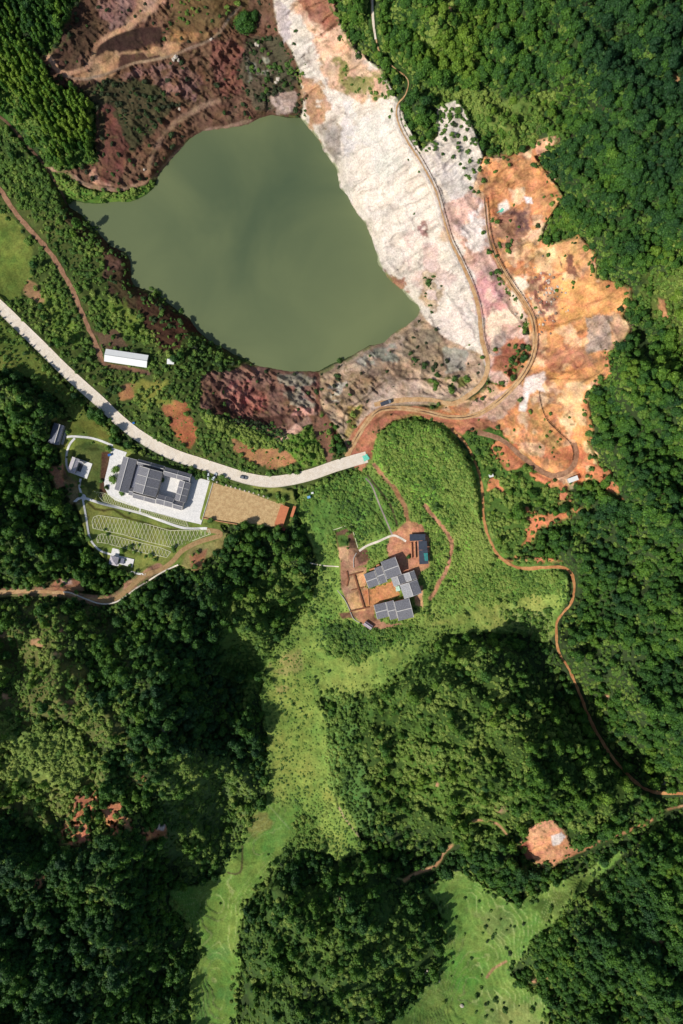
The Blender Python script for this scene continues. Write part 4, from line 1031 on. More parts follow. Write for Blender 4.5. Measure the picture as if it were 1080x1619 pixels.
def plant(name, u, v, crown, trunk, sc, tint, label, cat, group, crown_name='crown', rz=None, zsc=1.0, zoff=0.0):
    z = gz(u, v) + zoff
    x, y, z = Pw(u, v, z)
    e = empty(name, (x, y, z), random.uniform(0, 6.28) if rz is None else rz, label, cat, group)
    e.scale = (sc, sc, sc * zsc)
    c = bpy.data.objects.new(crown_name, crown); C.objects.link(c); c.parent = e; c['tint'] = float(tint)
    if trunk:
        t = bpy.data.objects.new('trunk', trunk); C.objects.link(t); t.parent = e
    return e, c

# ------------------------------------------------------------------ trees: one scatter, 300 of them objects of their own
pn = fbm(U, V, 48, 4, 2)
PATCH = (U > 540) & (U < 1010) & (V > 1020) & (V < 1345)
TD = LAY['tree'] * np.where(PATCH, .12 + .88 * sstep(.44, .54, 1 - pn), .45 + .55 * sstep(.30, .46, pn))
LEFTP = (U < 230) & (V > 960) & (V < 1300) | (U > 240) & (U < 410) & (V > 1190) & (V < 1340) | (U > 380) & (U < 700) & (V > 1400)
TD = TD * np.where(LEFTP, .25 + .75 * sstep(.42, .56, fbm(U, V, 44, 4, 5)), 1)
TD0 = TD.copy()
for _k in range(4):      # crowns overhang: keep trunks a crown's radius back from open ground
    TD[1:-1, 1:-1] = np.minimum.reduce([TD[1:-1, 1:-1], TD[:-2, 1:-1], TD[2:, 1:-1], TD[1:-1, :-2], TD[1:-1, 2:]])
edge_n = sstep(.42, .56, fbm(U, V, 16, 2, 4))
TD = TD * (1 - edge_n) + np.minimum(TD0, LAY['tree']) * edge_n * sstep(.5, .9, LAY['tree'])
EB = LAY['tree'].copy()
for _k in range(7): EB[1:-1, 1:-1] = np.maximum.reduce([EB[1:-1, 1:-1], EB[:-2, 1:-1], EB[2:, 1:-1], EB[1:-1, :-2], EB[1:-1, 2:]])
LAY['bush'] = np.clip(LAY['bush'] + .55 * (EB - LAY['tree']) * (1 - ROADM) * sstep(.40, .55, fbm(U, V, 11, 2, 3)) * (np.hypot(U - 300, (V - 770)) > 230), 0, 1)
tu, tv, tr_ = scatter(7.5, TD * .96, 21)
ex = smooth_line([(888,1066),(902,1098),(918,1132),(936,1170),(958,1202),(985,1232),(1008,1245)], 6.5) + np.array([-2.5, 2.0])
tu = np.concatenate([tu, ex[:, 0]]); tv = np.concatenate([tv, ex[:, 1]])
tsc = np.clip(tr_.lognormal(-.40, .36, len(tu)), .34, 1.4) * (1.0 + .25 * (fbm(tu, tv, 60, 2, 3) - .5))
tti = np.clip(sample(LAY['tint'], tu, tv) + .5 * (fbm(tu, tv, 55, 3, 5) - .5) + tr_.normal(0, .12, len(tu)), 0, 1)
infr = (tu > 8) & (tu < 1072) & (tv > 8) & (tv < 1611)
ap = np.where(infr, tsc / (ALT - sample(H, tu, tv)), 0)
top = np.argsort(-ap)[:300]; rest = np.setdiff1d(np.arange(len(tu)), top)

ZONES = [  # u0,u1,v0,v1, phrase
 (0, 260, 0, 200, 'on the dark wooded slope at the upper left corner above the brown quarry'),
 (0, 170, 160, 560, 'between the footpath and the green lake on its left bank'),
 (500, 800, 0, 240, 'on the wooded hill directly above the white rock face'),
 (800, 1080, 0, 330, 'in the dense forest of the upper right corner'),
 (840, 1080, 330, 620, 'in the forest right of the orange earth slope'),
 (740, 940, 640, 900, 'in the wood between the orange earth scars and the side track'),
 (880, 1080, 600, 900, 'in the dark forest below and right of the orange earth'),
 (880, 1080, 900, 1260, 'in the forest right of the thin orange track'),
 (500, 960, 980, 1180, 'on the upper side of the central wooded hill below the building site'),
 (500, 1080, 1180, 1360, 'on the lower side of the central wooded hill above the bare orange knoll'),
 (370, 720, 1360, 1619, 'on the round wooded hill at the bottom centre'),
 (720, 1080, 1340, 1619, 'in the forest of the lower right corner beside the terraced fields'),
 (0, 180, 500, 930, 'in the dark wood left of the garden paths and grey pavilion'),
 (180, 520, 780, 960, 'in the dark grove below the gravel yard'),
 (0, 220, 930, 1180, 'on the patchy hillside below the dirt track at the left edge'),
 (220, 520, 930, 1200, 'on the deep green ridge left of the grassy valley'),
 (0, 220, 1180, 1400, 'around the red clearings near the left edge'),
 (220, 440, 1200, 1420, 'on the pale slope left of the narrow valley meadow'),
 (0, 340, 1400, 1619, 'in the darkest forest of the lower left corner')]
def zone(u, v):
    for a, b_, c, d, ph in ZONES:
        if a <= u < b_ and c <= v < d: return ph
    return 'standing in the valley near the concrete road'
def tonew(t): return 'deep green' if t < .42 else 'mid green' if t < .62 else 'yellowish green'
first_tree = []
for i in top:
    zp = zone(tu[i], tv[i]); tn = tonew(tti[i])
    lab = '%s rounded broadleaf tree %s' % (tn, zp)
    e, c = plant('broadleaf_tree', tu[i], tv[i], TREE_M[i % 10], TRUNK, tsc[i], tti[i], ' '.join(lab.split()[:16]), 'tree', '%s trees %s' % (tn, zp), rz=float(i % 63) / 10)
    first_tree.append(e)
crown_src = []; seen = set()
for e in first_tree:
    for ch in e.children:
        if ch.name.startswith('crown') and ch.data.name not in seen:
            seen.add(ch.data.name); crown_src.append(ch)
trunk_src = next(ch for ch in first_tree[0].children if ch.name.startswith('trunk'))
points_object('forest', tu[rest], tv[rest], tsc[rest], tti[rest], len(crown_src), crown_src, tr_, 'dense broadleaf forest covering the hills all round the valley', 'forest', trunks=trunk_src)

# bamboo
bu, bv, br = scatter(8.2, LAY['bamb'] * .95, 31, u1=200, v1=330)
bsc = np.clip(br.normal(1, .14, len(bu)), .65, 1.3)
bti = np.clip(sample(LAY['tint'], bu, bv) - .05 + br.normal(0, .14, len(bu)) + .35 * sstep(.5, .7, fbm(bu, bv, 40, 2, 1)), 0, 1)
inb = (bu > 2) & (bv > 2)
bo = np.argsort(-np.where(inb, bsc + .002 * bu, 0))[:150]; brest = np.setdiff1d(np.arange(len(bu)), bo)
bs = []
for i in bo:
    up_ = bv[i] < 70
    tn = 'dark' if bti[i] < .45 else 'fresh green' if bti[i] < .75 else 'bright yellow green'
    where = 'in the shaded grove of the upper left corner' if up_ else 'on the sunny bank left of the brown quarry'
    e, c = plant('bamboo_clump', bu[i], bv[i], BAMB_M[i % 5], None, bsc[i], bti[i], '%s feathery bamboo clump %s' % (tn, where), 'bamboo', '%s bamboo clumps %s' % (tn, where), crown_name='culms')
    bs.append(c)
srcs = []; seen = set()
for c in bs:
    if c.data.name not in seen: seen.add(c.data.name); srcs.append(c)
points_object('bamboo_foliage', bu[brest], bv[brest], bsc[brest], bti[brest], len(srcs), srcs, br, 'bamboo grove continuing over the upper left slope', 'bamboo grove')

# ------------------------------------------------------------------ single shrubs one can count on the bare ground
z2 = lambda pts: [(x / 2.842 + 480, y / 2.842 + 100) for x, y in pts]
SHR = [('on the white rock slope beside the upper dirt track', z2([(390,243),(396,215),(470,434),(462,255),(518,490),(440,255),(508,340)]) + [(604,150),(612,138),(655,338)], .75, .35),
       ('scattered on the pale rock slope left of the orange earth', z2([(655,235),(600,285),(620,318),(635,345),(590,388),(625,410),(690,330),(695,360),(700,395),(725,340),(785,325),(810,368),(748,443),(718,475),(705,455),(740,518),(750,563),(785,578),(806,533),(762,580),(700,240),(715,255),(640,205),(690,210),(735,300),(673,422),(660,250),(668,275),(630,240),(706,290),(728,506),(694,380),(740,400)]), .95, .4),
       ('beside the railed track across the orange earth', z2([(848,705),(806,762),(826,843),(880,822),(933,803)]) + [(785,405),(787,430),(790,432),(800,458),(847,487),(830,515),(774,400)], 1.05, .45),
       ('on the orange earth slope', [(796,250),(805,262),(783,272),(812,325),(860,312),(872,310),(880,309),(806,350),(820,360),(866,405),(853,707),(838,652),(870,655),(812,680),(886,695),(900,660),(880,460),(906,448),(905,455),(893,405)], .8, .5),
       ('on the brown quarry slope above the lake', [(98,80),(105,100),(92,72),(120,190),(205,255),(212,262),(230,180),(215,150),(260,150),(285,165),(372,170),(410,160),(420,145),(465,70),(468,50),(355,180)], .9, .12),
       ('among the orange crops south of the lake', [(355,640),(358,655),(316,648),(372,690),(395,700),(400,712),(440,705),(425,695),(410,690),(445,712),(330,690),(337,700),(345,712),(320,700),(290,705)], 1.2, .45),
       ('dotted on the green terraces at the lower right', [(757,1425),(775,1440),(763,1475),(770,1487),(778,1480),(745,1515),(800,1498),(715,1522),(760,1561),(770,1586),(786,1584),(752,1600),(768,1606),(800,1600),(700,1440),(735,1420),(720,1450)], .9, .4),
       ('in the grassy valley below the building site', [(570,985),(598,1000),(604,1010),(700,1020),(712,1006),(470,1010),(520,1062),(498,1070),(500,1078),(463,1113),(467,1135),(475,1120),(690,860),(697,868)], .8, .35),
       ('on the lawn around the hall', [(166,838),(205,867),(213,873),(222,875),(230,880),(238,878),(245,884),(220,862),(146,700),(125,765),(130,770),(170,845),(160,760)], 1.0, .55)]
shr_src = None
for where, pts, sc, ti in SHR:
    for (u, v) in pts:
        s_ = sc * random.uniform(.7, 1.25)
        e, c = plant('shrub', u, v, random.choice(BUSH_M), None, s_, ti + random.uniform(-.1, .15), 'small round green shrub ' + where, 'shrub', 'shrubs ' + where, crown_name='foliage')
shr_all = {}
for o in list(C.objects):
    if o.name.startswith('foliage') and o.data.name not in shr_all: shr_all[o.data.name] = o
shr_src = list(shr_all.values())

# the broad tree in the brown quarry, the round green clumps beside it, tree at the building site
for (u, v, sc, ti, lab) in [(388, 44, .95, .42, 'large dark spreading tree alone on the brown quarry slope'), (402, 30, .5, .40, 'smaller tree touching the large tree on the brown quarry slope'),
                            (646, 880, .22, .3, 'small dark tree in the dug yard beside the dark L-shaped sheet roof')]:
    plant('spreading_tree', u, v, BIGTREE_M[0], TRUNK, sc, ti, lab, 'tree', None)
for (u, v, sc, lab) in [(324, 748, 1.35, 'round green bush left of the two parked white cars'), (352, 753, 1.3, 'round green bush right of the two parked white cars'), (184, 744, 1.9, 'upper bush of the green bed left of the hall'), (181.5, 759, 2.1, 'lower bush of the green bed left of the hall'),
                        (712, 618, 1.6, 'dense bush on the bank above the main dirt track'), (736, 600, 1.8, 'dense bush in the bend of the main dirt track')]:
    plant('garden_bush', u, v, BUSH_M[2], None, sc, .65, lab, 'bush', None, crown_name='foliage')

# street trees along the road
Q = RP - RN * 0
lens = np.cumsum(np.r_[0, np.linalg.norm(np.diff(RP, axis=0), axis=1)])
side = 1 if (RP[len(RP) // 2] + RN[len(RP) // 2])[1] > RP[len(RP) // 2][1] else -1
k = 0
for d in np.arange(70, 430, 12.6):
    i = int(np.searchsorted(lens, d)); 
    if i >= len(RP): break
    p = RP[i] + side * RN[i] * 12.5
    if abs(p[0] - 333) < 14: continue
    plant('street_tree', p[0], p[1], STREET_M[k % 3], TRUNK, 0.72 * random.uniform(.85, 1.15), .8, 'small yellowish street tree in the row along the lower edge of the concrete road', 'tree', 'street trees lining the lower edge of the concrete road', zsc=1.15); k += 1
for d in np.arange(440, 520, 12):
    i = int(np.searchsorted(lens, d)); p = RP[i] + side * RN[i] * 12.5
    plant('street_tree', p[0], p[1], STREET_M[k % 3], TRUNK, .75, .5, 'small street tree between the concrete road and the gravel yard', 'tree', 'street trees between the concrete road and the gravel yard', zsc=1.1); k += 1
for d in np.arange(330, 600, 11):
    i = int(np.searchsorted(lens, d)); p = RP[i] - side * RN[i] * 11.5
    plant('hedge_shrub', p[0], p[1], BUSH_M[k % 6], None, .55 * random.uniform(.7, 1.3), .85, 'low yellow green shrub in the line along the upper edge of the concrete road', 'shrub', 'shrubs along the upper edge of the concrete road', crown_name='foliage'); k += 1

# undergrowth, scrub and herbs nobody could count
for nm, sp, dens, seed, sc0, spread, srcm, lab, cat in [
        ('undergrowth', 4.9, np.clip(LAY['bush'] * (.35 + .65 * sstep(.3, .48, fbm(U, V, 24, 3, 1))), 0, 1), 41, .72, .45, BUSH_M, 'mixed green scrub and undergrowth on banks and forest gaps', 'scrub'),
        ('herb_foliage', 3.3, np.clip(LAY['tuft'], 0, 1) * .95, 51, .95, .3, TUFT_M, 'lush green herbs and ferns covering the mound and valley floor', 'herbs')]:
    u, v, r = scatter(sp, dens, seed, u0=-60, u1=1140, v0=-60, v1=1680)
    sc = np.clip(r.lognormal(0, spread, len(u)), .4, 2.1) * sc0
    if nm == 'herb_foliage': sc = sc * (.4 + .6 * sample(LAY['tuft'], u, v))
    ti = np.clip(sample(LAY['tint'], u, v) + r.normal(0, .13, len(u)) + .6 * (fbm(u, v, 38, 3, 3) - .5) + (.22 * sample(LAY['tree'], u, v) if nm == 'undergrowth' else 0), 0, 1)
    if srcm is BUSH_M: src = shr_src
    else:
        src = []
        spots = [(540,790),(700,720),(660,760),(720,840),(640,720)]
        for j, mm in enumerate(srcm):
            e, c = plant('herb_clump', spots[j][0], spots[j][1], mm, None, 1.6, .75, 'tall leafy herb clump standing out of the green mound meadow', 'herb clump', 'tall herb clumps in the mound meadow', crown_name='fronds'); src.append(c)
    points_object(nm, u, v, sc, ti, len(src), src, r, lab, cat)

# ------------------------------------------------------------------ buildings
def local_frame(name, u, v, z, ang_img, label, cat, group=None):
    """empty at photo pixel (u, v) on the ground at z; local x runs along the image direction ang_img (degrees clockwise)"""
    x, y, zz = Pw(u, v, z)
    return empty(name, (x, y, zz), R(-ang_img), label, cat, group)

def gable(par, x0, x1, y0, y1, axis, zb, ze, zr, m, frac=.5, over=.35, wall=True, wm=None, mlow=None, cross=0, ends=True, capw=.42, name='roof'):
    """a gabled roof over walls. axis 'x': ridge runs along x. m: tiles; mlow: tiles of the second slope"""
    wm = wm or M_wall
    if wall:
        mb = MB()
        if axis == 'x':
            ym = y0 + (y1 - y0) * frac
            zt = lambda y: ze
            mb.add([(x0,y0,zb),(x0,y1,zb),(x0,y1,ze),(x0,ym,zr-.15),(x0,y0,ze),(x1,y0,zb),(x1,y1,zb),(x1,y1,ze),(x1,ym,zr-.15),(x1,y0,ze)],
                   [(0,4,3,2,1),(5,6,7,8,9),(0,5,9,4),(1,2,7,6)])
        else:
            xm = x0 + (x1 - x0) * frac
            mb.add([(x0,y0,zb),(x1,y0,zb),(x1,y0,ze),(xm,y0,zr-.15),(x0,y0,ze),(x0,y1,zb),(x1,y1,zb),(x1,y1,ze),(xm,y1,zr-.15),(x0,y1,ze)],
                   [(0,1,2,3,4),(5,9,8,7,6),(0,4,9,5),(1,6,7,2)])
        w = mb.build('wall', wm, par)
        mw_ = MB()
        n = max(1, int((x1 - x0) / 3))
        for i in range(n):
            cx = x0 + (x1 - x0) * (i + .5) / n
            mw_.box(cx - .5, cx + .5, y0 - .04, y0 + .05, zb + 1.0, zb + 2.1)
        mw_.build('window', M_glass, w)
    X0, X1, Y0, Y1 = x0 - over, x1 + over, y0 - over, y1 + over
    t = .16
    def slope(a, b_, c, d, mm):   # a,b eave; c,d ridge
        mb = MB(); up = Vector((0, 0, t))
        vs = [Vector(p) for p in (a, b_, c, d)]; vs += [p + up for p in vs]
        mb.add(vs, [(3,2,1,0),(4,5,6,7),(0,1,5,4),(1,2,6,5),(2,3,7,6),(3,0,4,7)])
        return mb
    if axis == 'x':
        ym = y0 + (y1 - y0) * frac; dz0 = (zr - ze) * over / max(ym - y0, .1); dz1 = (zr - ze) * over / max(y1 - ym, .1)
        A = slope((X0,Y0,ze-dz0),(X1,Y0,ze-dz0),(X1,ym,zr),(X0,ym,zr), m); B = slope((X1,Y1,ze-dz1),(X0,Y1,ze-dz1),(X0,ym,zr),(X1,ym,zr), m)
        cap = MB(); cap.bar((X0,ym,zr+.1),(X1,ym,zr+.1),capw,.25)
        if ends:
            for xx in (X0 + .13, X1 - .13):
                for (ya, za) in ((Y0, ze - dz0), (Y1, ze - dz1)):
                    cap.bar((xx, ya, za + t + .005), (xx, ym, zr + t + .005), .27, .12)
        for j in range(cross):
            xx = X0 + (X1 - X0) * (j + 1) / (cross + 1)
            for (ya, za) in ((Y0, ze - dz0), (Y1, ze - dz1)): cap.bar((xx, ya, za + t + .005), (xx, ym, zr + t + .005), .3, .14)
    else:
        xm = x0 + (x1 - x0) * frac; dz0 = (zr - ze) * over / max(xm - x0, .1); dz1 = (zr - ze) * over / max(x1 - xm, .1)
        A = slope((X0,Y1,ze-dz0),(X0,Y0,ze-dz0),(xm,Y0,zr),(xm,Y1,zr), m); B = slope((X1,Y0,ze-dz1),(X1,Y1,ze-dz1),(xm,Y1,zr),(xm,Y0,zr), m)
        cap = MB(); cap.bar((xm,Y0,zr+.1),(xm,Y1,zr+.1),capw,.25)
        if ends:
            for yy in (Y0 + .13, Y1 - .13):
                for (xa, za) in ((X0, ze - dz0), (X1, ze - dz1)): cap.bar((xa, yy, za + t + .005), (xm, yy, zr + t + .005), .27, .12)
        for j in range(cross):
            yy = Y0 + (Y1 - Y0) * (j + 1) / (cross + 1)
            for (xa, za) in ((X0, ze - dz0), (X1, ze - dz1)): cap.bar((xa, yy, za + t + .005), (xm, yy, zr + t + .005), .3, .14)
    if mlow is None:
        A.add(B.v, B.f); ro = A.build(name, m, par)
    else:
        ro = A.build(name, m, par); B.build(name, mlow, par)
    cap.build('ridge_cap', M_cap, ro)
    return ro

# main hall: local axes from its north-west roof corner, 15.3 degrees clockwise in the picture
GZ = 1.0
kz = S * (1 - (GZ + 4.2) / ALT)
hx, hy, _ = Pw(195.2, 721.1, GZ + 4.2)
hall = empty('courtyard_hall', (hx, hy, GZ), R(-15.3), 'large grey tiled courtyard hall with many gabled wings on white paving', 'hall')
def HL(a0, a1, b0, b1): return a0 * kz, a1 * kz, -b1 * kz, -b0 * kz
def hg(a0, a1, b0, b1, axis, ze, zr, **kw):
    x0, x1, y0, y1 = HL(a0, a1, b0, b1)
    m = kw.pop('m', M_tile)
    return gable(hall, x0 + .35, x1 - .35, y0 + .35, y1 - .35, axis, -.3, ze, zr, m, **kw)
TX = tile_material('grey_roof_tiles_cross', '808086', 1); TX.name = 'grey_roof_tiles_along'
hg(0, 22.5, 0, 55, 'y', 4.0, 6.4, frac=.45, m=TX)
hg(22.8, 30, 45, 57, 'x', 3.0, 4.0, ends=False)
hg(23.5, 67, -2, 7.2, 'x', 3.3, 4.8, frac=.45, cross=1)
hg(30, 67.5, 8, 49.5, 'y', 5.6, 9.2, cross=2, m=TX)
hg(30.5, 68, 50, 59.5, 'x', 3.4, 4.6, frac=.75, cross=1)
hg(68.8, 112, -1, 12.5, 'x', 4.2, 5.8, cross=1)
hg(96, 114, 13, 45.5, 'y', 4.2, 5.8, frac=.5, cross=2, m=TX)
hg(68.8, 96, 43, 58.5, 'x', 4.2, 5.8, cross=1)
hg(96.4, 112, 46, 58.5, 'x', 4.2, 5.6)
mbh = MB(); x0, x1, y0, y1 = HL(22.6, 29.6, 7.6, 44.6); mbh.box(x0, x1, y0, y1, -.3, 2.6); mbh.build('link_roof', M_tile_d, hall)

# pavilion on white platform and grey house
def small_roof(par, x0, x1, y0, y1, axis, ze, zr, m, **kw): return gable(par, x0, x1, y0, y1, axis, 0, ze, zr, m, **kw)
pv = local_frame('pavilion', 127, 739, 1.2, 20, 'small pavilion with pale roof and dark window on a white terrace left of the hall', 'pavilion')
mb = MB(); mb.box(-6, 6.5, -5.3, 4.8, -.3, .35); mb.build('platform', M_white, pv)
M_mauve = tile_material('mauve_grey_tiles', 'c6bfc6', 1)
gable(pv, -5.6, -1.2, -4.4, 4.6, 'y', .35, 3.0, 4.4, M_mauve, frac=.55, over=.25)
mb = MB(); mb.box(-.8, 1.3, -2.6, 2.2, .35, .9); mb.build('glass_basin', M_glass, pv)
gable(pv, -1.0, 1.8, 3.0, 4.6, 'x', .35, 2.6, 3.2, M_tile_d, over=.15)

gh = local_frame('garden_house', 94, 687, 2.2, 17, 'small slate roofed house at the end of the garden path', 'house')
gable(gh, -3.6, 2.2, -6.2, 5.8, 'y', -.6, 3.3, 4.7, M_tile_d, frac=.72, over=.4, ends=False)
mb = MB(); mb.box(2.7, 4.2, -5.5, 4.0, -.6, .25); mb.build('porch', M_wall, gh)

kv = local_frame('rest_kiosk', 191, 886, 2.0, 14, 'small white kiosk with square hipped grey roof beside the garden track', 'kiosk')
mb = MB(); mb.prism([(-6.8,-2.4),(-6.8,6.4),(-1.8,6.4),(-1.8,2.7),(8.2,2.7),(8.2,-2.4),(-.5,-2.4),(-.5,-3.8),(-5.5,-3.8)][::-1], -.8, .5); mb.build('platform', M_white, kv)
mb = MB(); mb.box(-5.4, -1.2, -3.0, 1.4, .5, 3.0); mb.build('wall', M_wall, kv)
mb = MB(); mb.add([(-6,-3.6,3.0),(-.6,-3.6,3.0),(-.6,2,3.0),(-6,2,3.0),(-3.3,-.8,4.7)], [(3,2,1,0),(0,1,4),(1,2,4),(2,3,4),(3,0,4)]); mb.build('roof', M_mauve, kv)
mb = MB(); mb.box(.2, 2.6, -1.6, 1.8, .5, 1.6); mb.build('planter', M_tile_d, kv)

sh = local_frame('sheet_metal_shed', 202, 568, -2.5, 8.5, 'long white metal shed between the road and the lake', 'shed')
mb = MB(); mb.add([(-13.2,-3.6,0),(13.2,-3.6,0),(13.2,3.6,0),(-13.2,3.6,0),(-13.2,-3.6,3),(13.2,-3.6,3),(13.2,3.6,3),(-13.2,3.6,3),(-13.2,0,4),(13.2,0,4)],
                  [(0,1,5,4),(1,2,6,9,5),(2,3,7,6),(3,0,4,8,7)]); mb.build('wall', M_wall, sh)
mb = MB(); mb.add([(-13.6,-4,2.95),(13.6,-4,2.95),(13.6,0,4.1),(-13.6,0,4.1),(13.6,4,2.95),(-13.6,4,2.95)], [(0,1,2,3),(3,2,4,5)])
sr = mb.build('roof', M_metalroof, sh)
mb = MB(); mb.bar((-13.6,0,4.08),(13.6,0,4.08),.3,.15); mb.build('ridge_cap', simple('grey_flashing', 'b5b8b8', .5), sr)
wb = local_frame('water_tank_hut', 271, 573, -2.6, 3, 'small white box hut right of the long metal shed', 'hut')
mb = MB(); mb.box(-1.9, 1.9, -1.3, 1.3, -.2, 2.2); mb.build('wall', M_wall, wb)
mb = MB(); mb.add([(-2.2,-1.6,2.2),(2.2,-1.6,2.2),(2.2,1.6,2.2),(-2.2,1.6,2.2),(-2.2,-1.6,2.35),(2.2,-1.6,2.35),(2.2,1.6,2.6),(-2.2,1.6,2.6)], [(3,2,1,0),(4,5,6,7),(0,1,5,4),(1,2,6,5),(2,3,7,6),(3,0,4,7)]); mb.build('roof', M_metalroof, wb)
os_ = local_frame('orange_shed', 446, 815, 1.7, 18.5, 'orange sheet roofed open shed at the right end of the gravel yard', 'shed')
mb = MB(); mb.add([(-2.6,-6.4,2.7),(2.9,-6.4,3.2),(2.9,6.4,3.2),(-2.6,6.4,2.7),(-2.6,-6.4,2.82),(2.9,-6.4,3.32),(2.9,6.4,3.32),(-2.6,6.4,2.82)], [(3,2,1,0),(4,5,6,7),(0,1,5,4),(1,2,6,5),(2,3,7,6),(3,0,4,7)]); mb.build('roof', M_orange, os_)
for sx in (-2.3, 2.6):
    for sy in (-5.9, 0, 5.9):
        mb = MB(); mb.cyl((sx, sy), .09, .09, -.3, 2.85 if sx < 0 else 3.2, 8); mb.build('post', M_wood, os_)
mb = MB(); mb.box(-2.2, 4.6, -8.6, -6.8, -.2, .7); mb.build('brick_step', simple('red_brick', 'b5584a', .9, .25, 2), os_)
rd = local_frame('red_roof_lean_to', 463.5, 810, 1.4, 18, 'narrow red roofed lean-to right of the orange shed', 'lean-to')
mb = MB(); mb.add([(-.9,-3,1.9),(.9,-3,2.4),(.9,4,2.4),(-.9,4,1.9),(-.9,-3,2.02),(.9,-3,2.52),(.9,4,2.52),(-.9,4,2.02)], [(3,2,1,0),(4,5,6,7),(0,1,5,4),(1,2,6,5),(2,3,7,6),(3,0,4,7)]); mb.build('roof', M_orange, rd)
for sx, sy in ((-.7,-2.7),(.7,-2.7),(-.7,3.7),(.7,3.7)):
    mb = MB(); mb.cyl((sx, sy), .07, .07, -.3, 2.2, 6); mb.build('post', M_wood, rd)

# three unfinished village houses on the dug site
SITE = 1.8
def site_house(name, blocks, label):
    """blocks: (four photo corners nw, ne, se, sw at eave height, ridge axis, eave, ridge, first tiles, second tiles)"""
    allp = np.array([p for b in blocks for p in b[0]]); c = allp.mean(0)
    ang = math.degrees(math.atan2(blocks[0][0][1][1] - blocks[0][0][0][1], blocks[0][0][1][0] - blocks[0][0][0][0]))
    e = local_frame(name, c[0], c[1], SITE, -(-ang), label, 'house')
    e.rotation_euler = (0, 0, R(-ang)); ca_, sa_ = math.cos(R(ang)), math.sin(R(ang))
    for cr, axis, ze, zr, m1, m2 in blocks:
        k_ = S * (1 - (SITE + ze) / ALT)
        ox, oy, _ = Pw(0, 0, SITE + ze); ex, ey = e.location.x, e.location.y
        pts = []
        for (u, v) in cr:
            wx, wy, _ = Pw(u, v, SITE + ze); dx, dy = float(wx) - ex, float(wy) - ey
            a_ = R(-ang); pts.append((dx * math.cos(-a_) - dy * math.sin(-a_), dx * math.sin(-a_) + dy * math.cos(-a_)))
        p = np.array(pts); x0 = (p[0, 0] + p[3, 0]) / 2; x1 = (p[1, 0] + p[2, 0]) / 2; y1 = (p[0, 1] + p[1, 1]) / 2; y0 = (p[2, 1] + p[3, 1]) / 2
        gable(e, x0 + .3, x1 - .3, y0 + .3, y1 - .3, axis, -.3, ze, zr, m1, over=.3, mlow=m2, wm=M_brick, capw=.5)
    return e
q6 = lambda pts: [(520 + x / 6, 810 + y / 6) for x, y in pts]
TXd = M_tile
site_house('village_house', [(q6([(495,470),(632,420),(685,580),(550,645)]), 'x', 5.2, 6.6, M_tile, None),
                        (q6([(435,528),(502,505),(552,660),(480,686)]), 'x', 4.6, 5.6, M_tile, None),
                        (q6([(335,580),(440,555),(475,690),(370,722)]), 'x', 3.8, 4.9, M_tile, None)], 'upper left tiled house stepping down in three blocks on the dug site')
site_house('village_house', [(q6([(678,690),(838,635),(882,765),(710,822)]), 'y', 4.6, 6.0, M_tile_sunlit, M_tile),
                        (q6([(590,622),(708,583),(728,665),(615,708)]), 'y', 3.4, 4.3, M_tile_sunlit, M_tile),
                        (q6([(710,582),(812,550),(832,630),(728,665)]), 'y', 3.8, 4.7, M_tile_sunlit, M_tile)], 'middle tiled house of the dug site with left roof slopes coloured as sunlit')
site_house('village_house', [(q6([(615,850),(755,815),(812,990),(665,1032)]), 'x', 5.0, 6.4, M_tile, None),
                        (q6([(537,852),(610,835),(655,1000),(585,1025)]), 'x', 4.4, 5.4, M_tile, None),
                        (q6([(425,882),(535,850),(572,985),(460,1018)]), 'x', 3.8, 4.9, M_tile, None)], 'lowest tiled house stepping down in three blocks on the dug site')
mb = MB(); 
for (u, v, w, d) in ((598, 891.5, 1.9, 1.5), (588, 899, 2.9, 1.6), (632, 943, 3.2, 1.0)):
    x, y, z = Pw(u, v, SITE); 
bk = local_frame('brick_wall_stub', 588, 899.5, SITE, -18, 'low pinkish wall stub behind the upper left tiled house', 'wall')
mb = MB(); mb.box(-1.8, 1.8, -.5, .5, -.2, 2.4); mb.box(3.2, 5.2, .6, 1.7, -.2, 2.6); mb.build('wall', M_brick, bk)

# dark L-shaped sheet roof
lr = local_frame('sheet_roof_shelter', 664, 866, SITE, -2, 'L-shaped shelter with dark and teal sheet roofing on the dug site', 'shelter')
def sheet(par, pts, z0, z1, m, nm='roof_sheet'):
    mb = MB(); n = len(pts); vs = [(x, y, z0 + (z1 - z0) * t) for x, y, t in pts]; vs += [(x, y, z + .08) for x, y, z in vs]
    mb.add(vs, [tuple(range(n))[::-1], tuple(range(n, 2 * n))] + [(i, (i + 1) % n, n + (i + 1) % n, n + i) for i in range(n)]); return mb.build(nm, m, par)
sheet(lr, [(-6.6,4.6,0),(3.2,4.6,0),(3.2,8.6,1),(-6.6,8.9,1)], 3.0, 3.8, M_dark)
sheet(lr, [(-1.2,-1.2,0),(4.2,-1.2,1),(4.0,4.4,1),(-1.2,4.4,0)], 3.0, 3.6, M_dark)
sheet(lr, [(-1.0,-10.2,0),(4.6,-10.0,1),(4.3,-1.4,1),(-1.1,-1.4,0)], 2.8, 3.5, M_dark)
sheet(lr, [(2.4,-8.2,0),(4.4,-8.2,0),(4.3,-3.2,1),(1.8,-3.2,1)], 3.62, 3.66, M_tealsheet)
for sx, sy in ((-6.2,5),(-6.2,8.4),(-1,8.4),(3,8.2),(-.9,-.8),(3.9,-.8),(-.8,-9.8),(4.2,-9.6),(3.9,4)):
    mb = MB(); mb.cyl((sx, sy), .08, .08, -.3, 3.0, 6); mb.build('post', M_wood, lr)
ew = local_frame('earth_wall', 656, 866, SITE, -2, 'orange earth wall standing left of the dark sheet roof', 'wall')
